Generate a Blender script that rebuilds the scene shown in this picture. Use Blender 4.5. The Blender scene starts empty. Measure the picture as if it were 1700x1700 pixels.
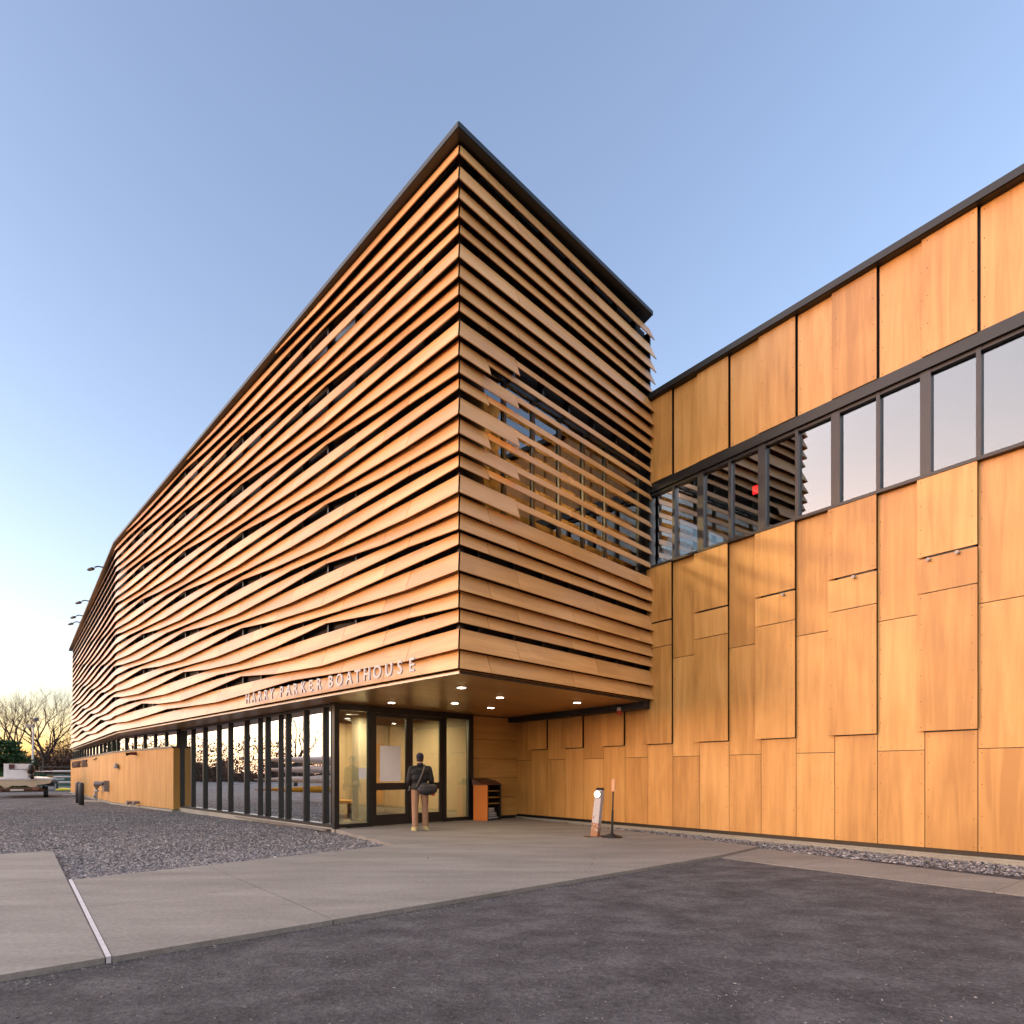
import bpy, bmesh, math, random
import numpy as np
from mathutils import Vector, Matrix
R = math.radians
rnd = random.Random(7)
scene = bpy.context.scene
COL = scene.collection

# ------------------------------------------------------------------ camera, sky, sun, exposure
H, F_PX, HORIZON = 1.30, 1000.0, 1284.0          # eye height, focal length and horizon row (1700 px wide picture)
cam_d = bpy.data.cameras.new('camera')
cam = bpy.data.objects.new('camera', cam_d); COL.objects.link(cam)
cam.location = (0, 0, H); cam.rotation_euler = (R(90), 0, 0)
cam_d.sensor_width = 36.0; cam_d.lens = 36.0*F_PX/1700
cam_d.shift_y = (HORIZON-850)/1700
cam_d.clip_start = 0.05; cam_d.clip_end = 3000
scene.camera = cam

SUN_EL, SUN_AZ = 2.5, 105.0                       # degrees; azimuth to the left of +Y
world = bpy.data.worlds.new('World'); scene.world = world; world.use_nodes = True
wn, wl = world.node_tree.nodes, world.node_tree.links
sky = wn.new('ShaderNodeTexSky'); sky.sky_type = 'NISHITA'; sky.sun_disc = False
sky.sun_elevation = R(SUN_EL); sky.sun_rotation = R(-SUN_AZ)
sky.altitude = 0; sky.air_density = 1.0; sky.dust_density = 1.2; sky.ozone_density = 2.1
wb = wn.new('ShaderNodeMix'); wb.data_type = 'RGBA'; wb.blend_type = 'MULTIPLY'; wb.inputs[0].default_value = 1.0
wb.inputs[7].default_value = (1.23, 1.0, 1.0, 1)   # warm white balance of the picture, the same over the whole sky
hs = wn.new('ShaderNodeHueSaturation'); hs.inputs['Saturation'].default_value = 0.93
wl.new(sky.outputs[0], hs.inputs['Color']); wl.new(hs.outputs[0], wb.inputs[6]); wl.new(wb.outputs[2], wn['Background'].inputs[0])
wn['Background'].inputs[1].default_value = 0.15
sun_d = bpy.data.lights.new('sun', 'SUN'); sun_d.energy = 0.60; sun_d.angle = R(150); sun_d.color = (1.0, 0.90, 0.82)
sun = bpy.data.objects.new('sun', sun_d); COL.objects.link(sun)
_sd = Vector((-math.sin(R(SUN_AZ))*math.cos(R(SUN_EL+30)), math.cos(R(SUN_AZ))*math.cos(R(SUN_EL+30)), math.sin(R(SUN_EL+30))))
sun.rotation_euler = _sd.to_track_quat('Z', 'Y').to_euler(); sun.location = (-30, 5, 20)
scene.view_settings.view_transform = 'Standard'; scene.view_settings.look = 'None'
scene.view_settings.exposure = 2.88; scene.view_settings.gamma = 1.0
scene.render.engine = 'CYCLES'
scene.cycles.use_denoising = True
try: scene.cycles.denoiser = 'OPENIMAGEDENOISE'
except Exception: pass
scene.cycles.max_bounces = 8; scene.cycles.transparent_max_bounces = 12
scene.cycles.caustics_reflective = False; scene.cycles.caustics_refractive = False
scene.cycles.sample_clamp_indirect = 6.0

# ------------------------------------------------------------------ materials
MATS = {}
def new_mat(name):
    m = bpy.data.materials.new(name); m.use_nodes = True
    nt = m.node_tree; b = nt.nodes['Principled BSDF']
    MATS[name] = m
    return m, nt.nodes, nt.links, b
def plain(name, col, rough=0.6, metal=0.0, var=0.10, scale=6.0, bump=0.0, bscale=60.0, spec=0.5):
    """a plain paint, metal or fabric with a little mottling so that it never reads as one flat colour"""
    m, n, l, b = new_mat(name)
    tc = n.new('ShaderNodeTexCoord'); no = n.new('ShaderNodeTexNoise')
    no.inputs['Scale'].default_value = scale; no.inputs['Detail'].default_value = 5
    l.new(tc.outputs['Object'], no.inputs['Vector'])
    mx = n.new('ShaderNodeMix'); mx.data_type = 'RGBA'
    mx.inputs[6].default_value = tuple(c*(1-var) for c in col)+(1,)
    mx.inputs[7].default_value = tuple(min(1, c*(1+var)) for c in col)+(1,)
    l.new(no.outputs['Fac'], mx.inputs[0]); l.new(mx.outputs[2], b.inputs['Base Color'])
    b.inputs['Roughness'].default_value = rough; b.inputs['Metallic'].default_value = metal
    b.inputs['Specular IOR Level'].default_value = spec
    if bump:
        n2 = n.new('ShaderNodeTexNoise'); n2.inputs['Scale'].default_value = bscale; n2.inputs['Detail'].default_value = 4
        l.new(tc.outputs['Object'], n2.inputs['Vector'])
        bp = n.new('ShaderNodeBump'); bp.inputs['Strength'].default_value = bump; bp.inputs['Distance'].default_value = 0.01
        l.new(n2.outputs['Fac'], bp.inputs['Height']); l.new(bp.outputs[0], b.inputs['Normal'])
    return m
def wood(name, dark, mid, light, rough=0.42, var=0.22, grain=1.0, coat=0.15, stain=0.0):
    """veneer board: UV x runs along the grain, UV y across it; each board gets its own tone and its own piece of veneer"""
    m, n, l, b = new_mat(name)
    uv = n.new('ShaderNodeUVMap'); oi = n.new('ShaderNodeObjectInfo'); gm = n.new('ShaderNodeNewGeometry')
    ad = n.new('ShaderNodeMath'); ad.operation = 'ADD'
    l.new(oi.outputs['Random'], ad.inputs[0]); l.new(gm.outputs['Random Per Island'], ad.inputs[1])
    fr = n.new('ShaderNodeMath'); fr.operation = 'FRACT'; l.new(ad.outputs[0], fr.inputs[0])
    off = n.new('ShaderNodeMath'); off.operation = 'MULTIPLY'; off.inputs[1].default_value = 57.0; l.new(fr.outputs[0], off.inputs[0])
    cx = n.new('ShaderNodeCombineXYZ'); l.new(off.outputs[0], cx.inputs[0]); l.new(off.outputs[0], cx.inputs[1]); l.new(off.outputs[0], cx.inputs[2])
    va = n.new('ShaderNodeVectorMath'); va.operation = 'ADD'; l.new(uv.outputs[0], va.inputs[0]); l.new(cx.outputs[0], va.inputs[1])
    def noise(sx, sy, det, dist):
        mp = n.new('ShaderNodeMapping'); mp.inputs['Scale'].default_value = (sx, sy, 1); l.new(va.outputs[0], mp.inputs[0])
        no = n.new('ShaderNodeTexNoise'); no.inputs['Scale'].default_value = 1; no.inputs['Detail'].default_value = det
        no.inputs['Distortion'].default_value = dist; l.new(mp.outputs[0], no.inputs['Vector']); return no
    a = noise(0.55, 7.0, 6, 0.8); c = noise(1.6, 42.0, 4, 0.3); d = noise(0.5, 1.1, 3, 0.6)
    s1 = n.new('ShaderNodeMath'); s1.operation = 'MULTIPLY_ADD'; s1.inputs[1].default_value = 0.80; s1.inputs[2].default_value = -0.36
    l.new(a.outputs['Fac'], s1.inputs[0])
    s2 = n.new('ShaderNodeMath'); s2.operation = 'MULTIPLY_ADD'; s2.inputs[1].default_value = 0.22; l.new(c.outputs['Fac'], s2.inputs[0]); l.new(s1.outputs[0], s2.inputs[2])
    s3 = n.new('ShaderNodeMath'); s3.operation = 'MULTIPLY_ADD'; s3.inputs[1].default_value = 0.70; l.new(d.outputs['Fac'], s3.inputs[0]); l.new(s2.outputs[0], s3.inputs[2])
    s4 = n.new('ShaderNodeMath'); s4.operation = 'MULTIPLY_ADD'; s4.inputs[1].default_value = var; l.new(fr.outputs[0], s4.inputs[0]); l.new(s3.outputs[0], s4.inputs[2])
    rp = n.new('ShaderNodeValToRGB'); e = rp.color_ramp.elements
    e[0].position = 0.42; e[0].color = dark+(1,); e[1].position = 0.98; e[1].color = light+(1,)
    k = e.new(0.70); k.color = mid+(1,)
    l.new(s4.outputs[0], rp.inputs[0])
    colout = rp.outputs[0]
    if stain:
        st = noise(0.9, 9.0, 5, 1.5)
        rr = n.new('ShaderNodeValToRGB'); rr.color_ramp.elements[0].position = 0.66; rr.color_ramp.elements[1].position = 0.80
        l.new(st.outputs['Fac'], rr.inputs[0])
        sf = n.new('ShaderNodeMath'); sf.operation = 'MULTIPLY'; sf.inputs[1].default_value = stain; l.new(rr.outputs[0], sf.inputs[0])
        mx = n.new('ShaderNodeMix'); mx.data_type = 'RGBA'; l.new(sf.outputs[0], mx.inputs[0]); l.new(colout, mx.inputs[6])
        mx.inputs[7].default_value = (dark[0]*.55, dark[1]*.5, dark[2]*.5, 1); colout = mx.outputs[2]
    l.new(colout, b.inputs['Base Color'])
    b.inputs['Roughness'].default_value = rough; b.inputs['Coat Weight'].default_value = coat; b.inputs['Coat Roughness'].default_value = 0.3
    bp = n.new('ShaderNodeBump'); bp.inputs['Strength'].default_value = 0.12*grain; bp.inputs['Distance'].default_value = 0.004
    l.new(c.outputs['Fac'], bp.inputs['Height']); l.new(bp.outputs[0], b.inputs['Normal'])
    return m
def glass(name, refl=0.3, tint=(0.75, 0.8, 0.78), rough=0.0):
    m, n, l, b = new_mat(name)
    n.remove(b); out = n['Material Output']
    tr = n.new('ShaderNodeBsdfTransparent'); tr.inputs[0].default_value = tint+(1,)
    gl = n.new('ShaderNodeBsdfGlossy'); gl.inputs['Roughness'].default_value = rough; gl.inputs['Color'].default_value = (0.93, 0.95, 0.95, 1)
    fs = n.new('ShaderNodeFresnel'); fs.inputs[0].default_value = 1.5
    ma = n.new('ShaderNodeMath'); ma.operation = 'MULTIPLY_ADD'; ma.inputs[1].default_value = 1-refl; ma.inputs[2].default_value = refl
    l.new(fs.outputs[0], ma.inputs[0])
    tc = n.new('ShaderNodeTexCoord'); no = n.new('ShaderNodeTexNoise'); no.inputs['Scale'].default_value = 0.7
    l.new(tc.outputs['Object'], no.inputs['Vector'])
    bp = n.new('ShaderNodeBump'); bp.inputs['Strength'].default_value = 0.12; bp.inputs['Distance'].default_value = 0.02
    l.new(no.outputs['Fac'], bp.inputs['Height']); l.new(bp.outputs[0], gl.inputs['Normal'])
    mx = n.new('ShaderNodeMixShader'); l.new(ma.outputs[0], mx.inputs[0]); l.new(tr.outputs[0], mx.inputs[1]); l.new(gl.outputs[0], mx.inputs[2])
    l.new(mx.outputs[0], out.inputs[0])
    return m
def emit(name, col, strength):
    m, n, l, b = new_mat(name)
    b.inputs['Base Color'].default_value = col+(1,); b.inputs['Emission Color'].default_value = col+(1,)
    b.inputs['Emission Strength'].default_value = strength
    return m
def ground_mat(name, c0, c1, c2, s_big, s_fine, rough=0.95, bump=0.6, bdist=0.02, fleck=None, stretch=None, lo=0.33, hi=0.68):
    m, n, l, b = new_mat(name)
    tc = n.new('ShaderNodeTexCoord'); src = tc.outputs['Object']
    if stretch:
        mp = n.new('ShaderNodeMapping'); mp.inputs['Rotation'].default_value = (0, 0, stretch[0]); mp.inputs['Scale'].default_value = (stretch[1], stretch[2], 1)
        l.new(src, mp.inputs[0]); bsrc = mp.outputs[0]
    else: bsrc = src
    big = n.new('ShaderNodeTexNoise'); big.inputs['Scale'].default_value = s_big; big.inputs['Detail'].default_value = 7; big.inputs['Roughness'].default_value = 0.65
    l.new(bsrc, big.inputs['Vector'])
    fine = n.new('ShaderNodeTexNoise'); fine.inputs['Scale'].default_value = s_fine; fine.inputs['Detail'].default_value = 6; fine.inputs['Roughness'].default_value = 0.7
    l.new(src, fine.inputs['Vector'])
    r1 = n.new('ShaderNodeValToRGB'); e = r1.color_ramp.elements
    e[0].position = lo; e[0].color = c0+(1,); e[1].position = hi; e[1].color = c2+(1,); k = e.new(0.5); k.color = c1+(1,)
    ad = n.new('ShaderNodeMath'); ad.operation = 'MULTIPLY_ADD'; ad.inputs[1].default_value = 0.52
    su = n.new('ShaderNodeMath'); su.operation = 'MULTIPLY'; su.inputs[1].default_value = 0.48
    l.new(fine.outputs['Fac'], su.inputs[0]); l.new(big.outputs['Fac'], ad.inputs[0]); l.new(su.outputs[0], ad.inputs[2])
    l.new(ad.outputs[0], r1.inputs[0]); colout = r1.outputs[0]
    if fleck:
        vo = n.new('ShaderNodeTexVoronoi'); vo.inputs['Scale'].default_value = fleck[0]; l.new(src, vo.inputs['Vector'])
        hs = n.new('ShaderNodeSeparateColor'); l.new(vo.outputs['Color'], hs.inputs[0])
        th = n.new('ShaderNodeMath'); th.operation = 'GREATER_THAN'; th.inputs[1].default_value = fleck[1]; l.new(hs.outputs[0], th.inputs[0])
        mx = n.new('ShaderNodeMix'); mx.data_type = 'RGBA'; l.new(th.outputs[0], mx.inputs[0]); l.new(colout, mx.inputs[6]); mx.inputs[7].default_value = fleck[2]+(1,)
        colout = mx.outputs[2]
    l.new(colout, b.inputs['Base Color']); b.inputs['Roughness'].default_value = rough; b.inputs['Specular IOR Level'].default_value = 0.25
    bp = n.new('ShaderNodeBump'); bp.inputs['Strength'].default_value = bump; bp.inputs['Distance'].default_value = bdist
    l.new(fine.outputs['Fac'], bp.inputs['Height']); l.new(bp.outputs[0], b.inputs['Normal'])
    return m
def varied(name, cols, rough=0.9):
    """each island (stone, leaf) takes one of a run of colours"""
    m, n, l, b = new_mat(name)
    gm = n.new('ShaderNodeNewGeometry'); rp = n.new('ShaderNodeValToRGB'); e = rp.color_ramp.elements
    e[0].position = 0; e[0].color = cols[0]+(1,); e[1].position = 1; e[1].color = cols[-1]+(1,)
    for i, c in enumerate(cols[1:-1]): k = e.new((i+1)/(len(cols)-1)); k.color = c+(1,)
    l.new(gm.outputs['Random Per Island'], rp.inputs[0]); l.new(rp.outputs[0], b.inputs['Base Color'])
    b.inputs['Roughness'].default_value = rough; b.inputs['Specular IOR Level'].default_value = 0.2
    return m

M_SLAT = wood('veneer slat', (0.50, 0.252, 0.084), (0.64, 0.340, 0.120), (0.72, 0.420, 0.172), rough=0.42, var=0.22, coat=0.2)
M_PANEL = wood('veneer panel', (0.38, 0.178, 0.042), (0.52, 0.262, 0.070), (0.62, 0.335, 0.108), rough=0.45, var=0.30, coat=0.12, stain=0.30)
M_CLAD = wood('veneer cladding', (0.42, 0.205, 0.048), (0.53, 0.272, 0.070), (0.61, 0.33, 0.10), rough=0.6, var=0.14, coat=0.0)
M_SOFFIT = wood('soffit wood', (0.30, 0.135, 0.034), (0.44, 0.215, 0.055), (0.56, 0.29, 0.085), rough=0.35, var=0.15, coat=0.3)
M_BLACK = plain('black metal', (0.006, 0.006, 0.007), 0.42, 0.0, 0.2)
M_FRAME = plain('bronze frame', (0.014, 0.013, 0.014), 0.38, 0.0, 0.2)
M_FRAMEG = plain('grey frame', (0.026, 0.023, 0.026), 0.38, 0.0, 0.15)
M_BACK = plain('black membrane', (0.005, 0.005, 0.006), 0.7)
M_ALU = plain('aluminium trim', (0.60, 0.57, 0.54), 0.35, 0.3, 0.15)
M_ROOFM = plain('roof edge metal', (0.012, 0.013, 0.015), 0.45, 0.2, 0.15)
M_CONC = ground_mat('walk concrete', (0.135, 0.118, 0.10), (0.21, 0.187, 0.165), (0.29, 0.262, 0.232), 0.8, 24, 0.85, 0.15, 0.005, stretch=(R(-40.7), 0.6, 2.2))
M_KERB = ground_mat('kerb concrete', (0.22, 0.195, 0.15), (0.30, 0.27, 0.215), (0.36, 0.33, 0.27), 1.3, 25, 0.9, 0.2, 0.006)
M_ASPH = ground_mat('worn asphalt', (0.040, 0.036, 0.038), (0.108, 0.099, 0.103), (0.205, 0.189, 0.193), 2.4, 30, 0.95, 1.0, 0.06, stretch=(R(-30), 0.8, 1.15), lo=0.34, hi=0.66)
M_GRAVEL = ground_mat('gravel bed', (0.035, 0.032, 0.034), (0.10, 0.092, 0.096), (0.19, 0.175, 0.178), 0.8, 26, 0.95, 1.0, 0.05, fleck=(24, 0.9, (0.24, 0.22, 0.22)))
M_STONE = varied('gravel stone', [(0.06, 0.056, 0.06), (0.14, 0.13, 0.135), (0.21, 0.195, 0.20), (0.27, 0.25, 0.245), (0.12, 0.11, 0.12), (0.30, 0.25, 0.22), (0.42, 0.40, 0.39)])
M_CHIP = varied('loose stone', [(0.04, 0.036, 0.04), (0.09, 0.082, 0.085), (0.20, 0.175, 0.15), (0.06, 0.055, 0.06), (0.13, 0.12, 0.12), (0.34, 0.30, 0.27)])
G_ENTRY = glass('entry glass', 0.10, (0.86, 0.88, 0.84))
G_SIDE = glass('side glazing', 0.14, (0.50, 0.53, 0.52))
G_WING = glass('wing window glass', 0.13, (0.50, 0.54, 0.53))
G_UP = glass('upper window glass', 0.12, (0.75, 0.74, 0.68))
M_ROOMW = plain('room wall', (0.50, 0.40, 0.25), 0.8)
M_ROOMC = plain('room ceiling', (0.55, 0.52, 0.46), 0.8)
M_ROOMF = plain('room floor', (0.12, 0.11, 0.10), 0.5)
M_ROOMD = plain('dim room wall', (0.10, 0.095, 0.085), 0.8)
M_LAMP = emit('lamp lens', (1.0, 0.84, 0.60), 4.0)
M_TUBE = emit('ceiling tube', (1.0, 0.66, 0.28), 5.0)
M_LETTER = plain('letter face', (0.48, 0.44, 0.42), 0.5)
M_LETTERD = plain('dark letter', (0.10, 0.055, 0.045), 0.5)
M_PAPER = plain('paper', (0.74, 0.70, 0.72), 0.8, 0, 0.05)
M_STEEL = plain('brushed steel', (0.55, 0.55, 0.55), 0.3, 0.8)
M_PIPE = plain('grey pipe paint', (0.20, 0.18, 0.18), 0.5)
M_RED = plain('red plastic', (0.55, 0.02, 0.02), 0.35)

# ------------------------------------------------------------------ helpers
def V3(x, y, z): return Vector((x, y, z))
def finish(name, me, mat, parent=None, smooth=False):
    for m in (mat if isinstance(mat, (list, tuple)) else [mat]): me.materials.append(m)
    if smooth:
        for p in me.polygons: p.use_smooth = True
    o = bpy.data.objects.new(name, me); COL.objects.link(o)
    if parent is not None:
        o.parent = parent
        o.matrix_parent_inverse = BASEINV.get(parent.name, Matrix.Identity(4))
    return o
BASEINV = {}
def tag(o, label=None, cat=None, group=None, kind=None):
    if label: o['label'] = label
    if cat: o['category'] = cat
    if group: o['group'] = group
    if kind: o['kind'] = kind
    return o
def thing(name, loc, label, cat, group=None, kind=None):
    e = bpy.data.objects.new(name, None); COL.objects.link(e); e.location = loc; e.empty_display_size = 0.2
    BASEINV[e.name] = Matrix.Translation(Vector(loc)).inverted()
    return tag(e, label, cat, group, kind)
class MB:
    """collects world-space shapes into one mesh"""
    def __init__(s): s.v = []; s.f = []; s.uv = []
    def quad_hex(s, a, b, uvlen=None):
        """hexahedron between quads a (4 pts, outer face) and b (4 pts, inner face), same order; outer-face UV from edge lengths"""
        i = len(s.v); s.v += [tuple(p) for p in a]+[tuple(p) for p in b]
        L = (Vector(a[1])-Vector(a[0])).length; W = (Vector(a[3])-Vector(a[0])).length
        if uvlen == 'swap': q = [(0, 0), (0, L), (W, L), (W, 0)]
        else: q = [(0, 0), (L, 0), (L, W), (0, W)]
        ix = [(0, 1, 2, 3), (7, 6, 5, 4), (0, 4, 5, 1), (1, 5, 6, 2), (2, 6, 7, 3), (3, 7, 4, 0)]
        qq = q+q
        for f in ix:
            s.f.append(tuple(i+k for k in f)); s.uv += [qq[k] for k in f]
        return s
    def box(s, c, size, rz=0.0, rx=0.0):
        c = Vector(c); hx, hy, hz = (k/2 for k in size); M = Matrix.Rotation(rz, 3, 'Z') @ Matrix.Rotation(rx, 3, 'X')
        P = lambda x, y, z: c + M @ Vector((x*hx, y*hy, z*hz))
        return s.quad_hex([P(-1, -1, -1), P(1, -1, -1), P(1, -1, 1), P(-1, -1, 1)], [P(-1, 1, -1), P(1, 1, -1), P(1, 1, 1), P(-1, 1, 1)])
    def tube(s, pts, rads, n=8, cap=True):
        pts = [Vector(p) for p in pts]
        if not isinstance(rads, (list, tuple)): rads = [rads]*len(pts)
        base = len(s.v); prev = None
        for k, p in enumerate(pts):
            t = (pts[min(k+1, len(pts)-1)]-pts[max(k-1, 0)])
            t = t.normalized() if t.length > 1e-9 else Vector((0, 0, 1))
            if prev is None:
                a = t.orthogonal().normalized()
            else:
                a = prev - t*prev.dot(t); a = a.normalized() if a.length > 1e-6 else t.orthogonal().normalized()
            prev = a; b = t.cross(a)
            for j in range(n):
                an = 2*math.pi*j/n; s.v.append(tuple(p+(a*math.cos(an)+b*math.sin(an))*rads[k]))
        for k in range(len(pts)-1):
            for j in range(n):
                q = (base+k*n+j, base+k*n+(j+1) % n, base+(k+1)*n+(j+1) % n, base+(k+1)*n+j)
                s.f.append(q); s.uv += [(0, 0), (0, 1), (1, 1), (1, 0)]
        if cap:
            s.f.append(tuple(base+j for j in range(n))[::-1]); s.uv += [(0, 0)]*n
            e = base+(len(pts)-1)*n; s.f.append(tuple(e+j for j in range(n))); s.uv += [(0, 0)]*n
        return s
    def lathe(s, c, prof, n=20):
        c = Vector(c); base = len(s.v)
        for r, z in prof:
            for j in range(n):
                an = 2*math.pi*j/n; s.v.append((c.x+r*math.cos(an), c.y+r*math.sin(an), c.z+z))
        for k in range(len(prof)-1):
            for j in range(n):
                s.f.append((base+k*n+j, base+k*n+(j+1) % n, base+(k+1)*n+(j+1) % n, base+(k+1)*n+j)); s.uv += [(0, 0)]*4
        s.f.append(tuple(base+j for j in range(n))[::-1]); s.uv += [(0, 0)]*n
        e = base+(len(prof)-1)*n; s.f.append(tuple(e+j for j in range(n))); s.uv += [(0, 0)]*n
        return s
    def prism(s, poly, z0, z1):
        """vertical prism over a counter-clockwise plan polygon"""
        n = len(poly); b = len(s.v)
        s.v += [(x, y, z0) for x, y in poly]+[(x, y, z1) for x, y in poly]
        s.f.append(tuple(range(b+n, b+2*n))); s.uv += [(x, y) for x, y in poly]
        s.f.append(tuple(range(b, b+n))[::-1]); s.uv += [(x, y) for x, y in poly][::-1]
        for k in range(n):
            s.f.append((b+k, b+(k+1) % n, b+n+(k+1) % n, b+n+k)); s.uv += [(0, 0)]*4
        return s
    def build(s, name, mat, parent=None, smooth=False):
        me = bpy.data.meshes.new(name); me.from_pydata(s.v, [], s.f)
        ul = me.uv_layers.new(name='UVMap'); ul.data.foreach_set('uv', [c for p in s.uv for c in p])
        me.update()
        return finish(name, me, mat, parent, smooth)
class Frame:
    """a facade: origin in plan, unit direction along it, unit outward normal"""
    def __init__(s, o, d, n=None, flip=False):
        s.o = Vector((o[0], o[1])); s.d = Vector(d).normalized()
        s.n = Vector((s.d.y, -s.d.x)) if n is None else Vector(n).normalized()
        if flip: s.n = -s.n
    def pt(s, a, p, z):
        q = s.o + s.d*a + s.n*p; return Vector((q.x, q.y, z))
    def s_at(s, u, p=0.0):
        """distance along the facade at which picture column u meets it"""
        t = (u-850)/F_PX; q = s.o+s.n*p
        return (q.x - t*q.y)/(t*s.d.y - s.d.x)
def fbox(mb, fr, s0, s1, z0, z1, p0, p1, grain='z'):
    """box on a facade frame from s0..s1, z0..z1, p0 (inner) .. p1 (outer)"""
    a = [fr.pt(s0, p1, z0), fr.pt(s1, p1, z0), fr.pt(s1, p1, z1), fr.pt(s0, p1, z1)]
    b = [fr.pt(s0, p0, z0), fr.pt(s1, p0, z0), fr.pt(s1, p0, z1), fr.pt(s0, p0, z1)]
    return mb.quad_hex(a, b, 'swap' if grain == 'z' else None)
def fpart(name, mat, parent, *args, **kw):
    return fbox(MB(), *args, **kw).build(name, mat, parent)
def shared(o, name, parent, M=None):
    c = o.copy(); c.name = name; COL.objects.link(c)
    if parent is not None: c.parent = parent
    if M is not None: c.matrix_parent_inverse = M
    return c
def smoothstep(a, b, x):
    t = min(1, max(0, (x-a)/(b-a))); return t*t*(3-2*t)
def gz(x, y):
    """height of the ground sheet"""
    k = smoothstep(-5.5, -11.5, x) if x > -11.5 else 1.0
    return -0.075 - 0.055*k + 0.012*math.sin(x*1.7+y*0.6)*math.sin(y*1.1-x*0.4)
def pix(u, v, z=0.0):
    """the point of height z seen at picture column u, row v"""
    Y = (H-z)*F_PX/(v-HORIZON); return Vector(((u-850)/F_PX*Y, Y, z))

# facades
C0 = (-0.865, 9.94)
FL = Frame(C0, (-0.7206, 0.6934), (-0.6934, -0.7206)); L1 = 21.1
_f = FL.pt(L1, 0, 0); FOLD = (_f.x, _f.y)
FM = Frame(FOLD, (-30.7-FOLD[0], 42.0-FOLD[1]), flip=True); L2 = math.hypot(-30.7-FOLD[0], 42.0-FOLD[1])
if FM.n.x > 0: FM.n = -FM.n
FR = Frame(C0, (0.7025, 0.7117), (0.7117, -0.7025)); LR = 5.80
FW = Frame((7.497, 8.82), (-0.625, 0.7805), (-0.7805, -0.625))
G0, G1 = (-4.13, 14.10), (-12.43, 22.60)
FG = Frame(G0, (G1[0]-G0[0], G1[1]-G0[1])); FG.n = -FG.n if FG.n.x > 0 else FG.n; LG = math.hypot(G1[0]-G0[0], G1[1]-G0[1])
FD = Frame(G0, (0.7317, 0.683), (0.683, -0.7317)); LD = 4.15
SOF = 2.955

# ------------------------------------------------------------------ the setting: ground, asphalt, walk
def ground():
    xs = [-900, -500, -300, -180, -120, -90, -70, -55, -45, -38, -32, -28] + [x*0.5 for x in range(-50, 31)] + [18, 24, 40, 80, 160, 400, 900]
    ys = [-700, -300, -120, -60, -30, -15, -8] + [y*0.5 for y in range(-8, 71)] + [38, 42, 48, 56, 66, 80, 110, 160, 260, 450, 900]
    v = [(x, y, gz(x, y) if abs(x) < 60 and -20 < y < 90 else -0.13) for y in ys for x in xs]
    n = len(xs); f = [(j*n+i, j*n+i+1, (j+1)*n+i+1, (j+1)*n+i) for j in range(len(ys)-1) for i in range(n-1)]
    me = bpy.data.meshes.new('ground'); me.from_pydata(v, [], f); me.update()
    return tag(finish('ground', me, M_GRAVEL, None, True), kind='structure')
ground()
a0, a1, a3 = (-2.84, 4.28), (3.30, 9.56), (-5.39, 7.39)
w_d = Vector((a1[0]-a0[0], a1[1]-a0[1])).normalized()
def asphalt():
    e_left = (a0[0]-w_d.x*40, a0[1]-w_d.y*40)
    poly = [e_left, (-20, -60), (60, -60), (40, -38.5), (5.58+2.28*8, 6.57-2.99*8), a1]
    mb = MB(); mb.prism([(x, y) for x, y in poly], -0.3, -0.045)
    tag(mb.build('asphalt_lot', M_ASPH), kind='structure')
    far = MB(); far.prism([(-75, 47), (-28, 47), (-28, 62), (-75, 64)], -0.3, -0.10)
    tag(far.build('access_road', M_ASPH), kind='structure')
asphalt()

def clip(poly, p, n):
    """part of a convex polygon with (q-p).n >= 0"""
    out = []
    for i, q in enumerate(poly):
        r = poly[(i+1) % len(poly)]
        dq = (q[0]-p[0])*n[0]+(q[1]-p[1])*n[1]; dr = (r[0]-p[0])*n[0]+(r[1]-p[1])*n[1]
        if dq >= 0: out.append(q)
        if dq*dr < 0:
            t = dq/(dq-dr); out.append((q[0]+(r[0]-q[0])*t, q[1]+(r[1]-q[1])*t))
    return out
def area(p): return 0.5*sum(p[i][0]*p[(i+1) % len(p)][1]-p[(i+1) % len(p)][0]*p[i][1] for i in range(len(p)))
walk = thing('walkway', (0, 9, 0), 'pale concrete walkway slabs leading from the lot to the glass entrance', 'walkway', kind='structure')
def slabs(poly, o, d, cutsA, cutsB, gap=0.012, z=0.0):
    if area(poly) < 0: poly = poly[::-1]
    d = Vector(d).normalized(); n = Vector((-d.y, d.x))
    A = [-99]+cutsA+[99]; B = [-99]+cutsB+[99]
    for i in range(len(A)-1):
        for j in range(len(B)-1):
            q = poly
            for (val, ax, sg) in ((A[i]+gap/2, d, 1), (A[i+1]-gap/2, d, -1), (B[j]+gap/2, n, 1), (B[j+1]-gap/2, n, -1)):
                if len(q) < 3: break
                q = clip(q, (o[0]+ax.x*val, o[1]+ax.y*val), (ax.x*sg, ax.y*sg))
            if len(q) >= 3 and area(q) > 0.02:
                dz = rnd.uniform(-0.002, 0.002)
                MB().prism(q, -0.28, z+dz).build('slab', M_CONC, walk)
pA = [a0, a1, (4.4, 10.74), (2.7, 13.5), (1.66, 15.24), (-2.15, 11.0), a3]
slabs(pA, a0, w_d, [1.65, 4.95, 8.2], [2.02])
pB = [(-2.158, 11.012), (1.652, 15.252), (0.2, 17.7), (-1.05, 17.05), (-4.13, 14.08)]
slabs(pB, (-2.15, 11), (0.668, 0.744), [2.6], [1.5])
pC = [(3.306, 9.552), (5.58+2.28*2, 6.57-2.99*2), (6.39+1.9*2.4, 7.51-3.08*2.4), (6.39, 7.51), (4.406, 10.73)]
slabs(pC, a1, (-0.61, 0.79), [-7.0, -3.5, -1.2], [], z=-0.032)
ld = Vector((-7.69-a0[0], 10.16-a0[1])).normalized()
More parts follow.
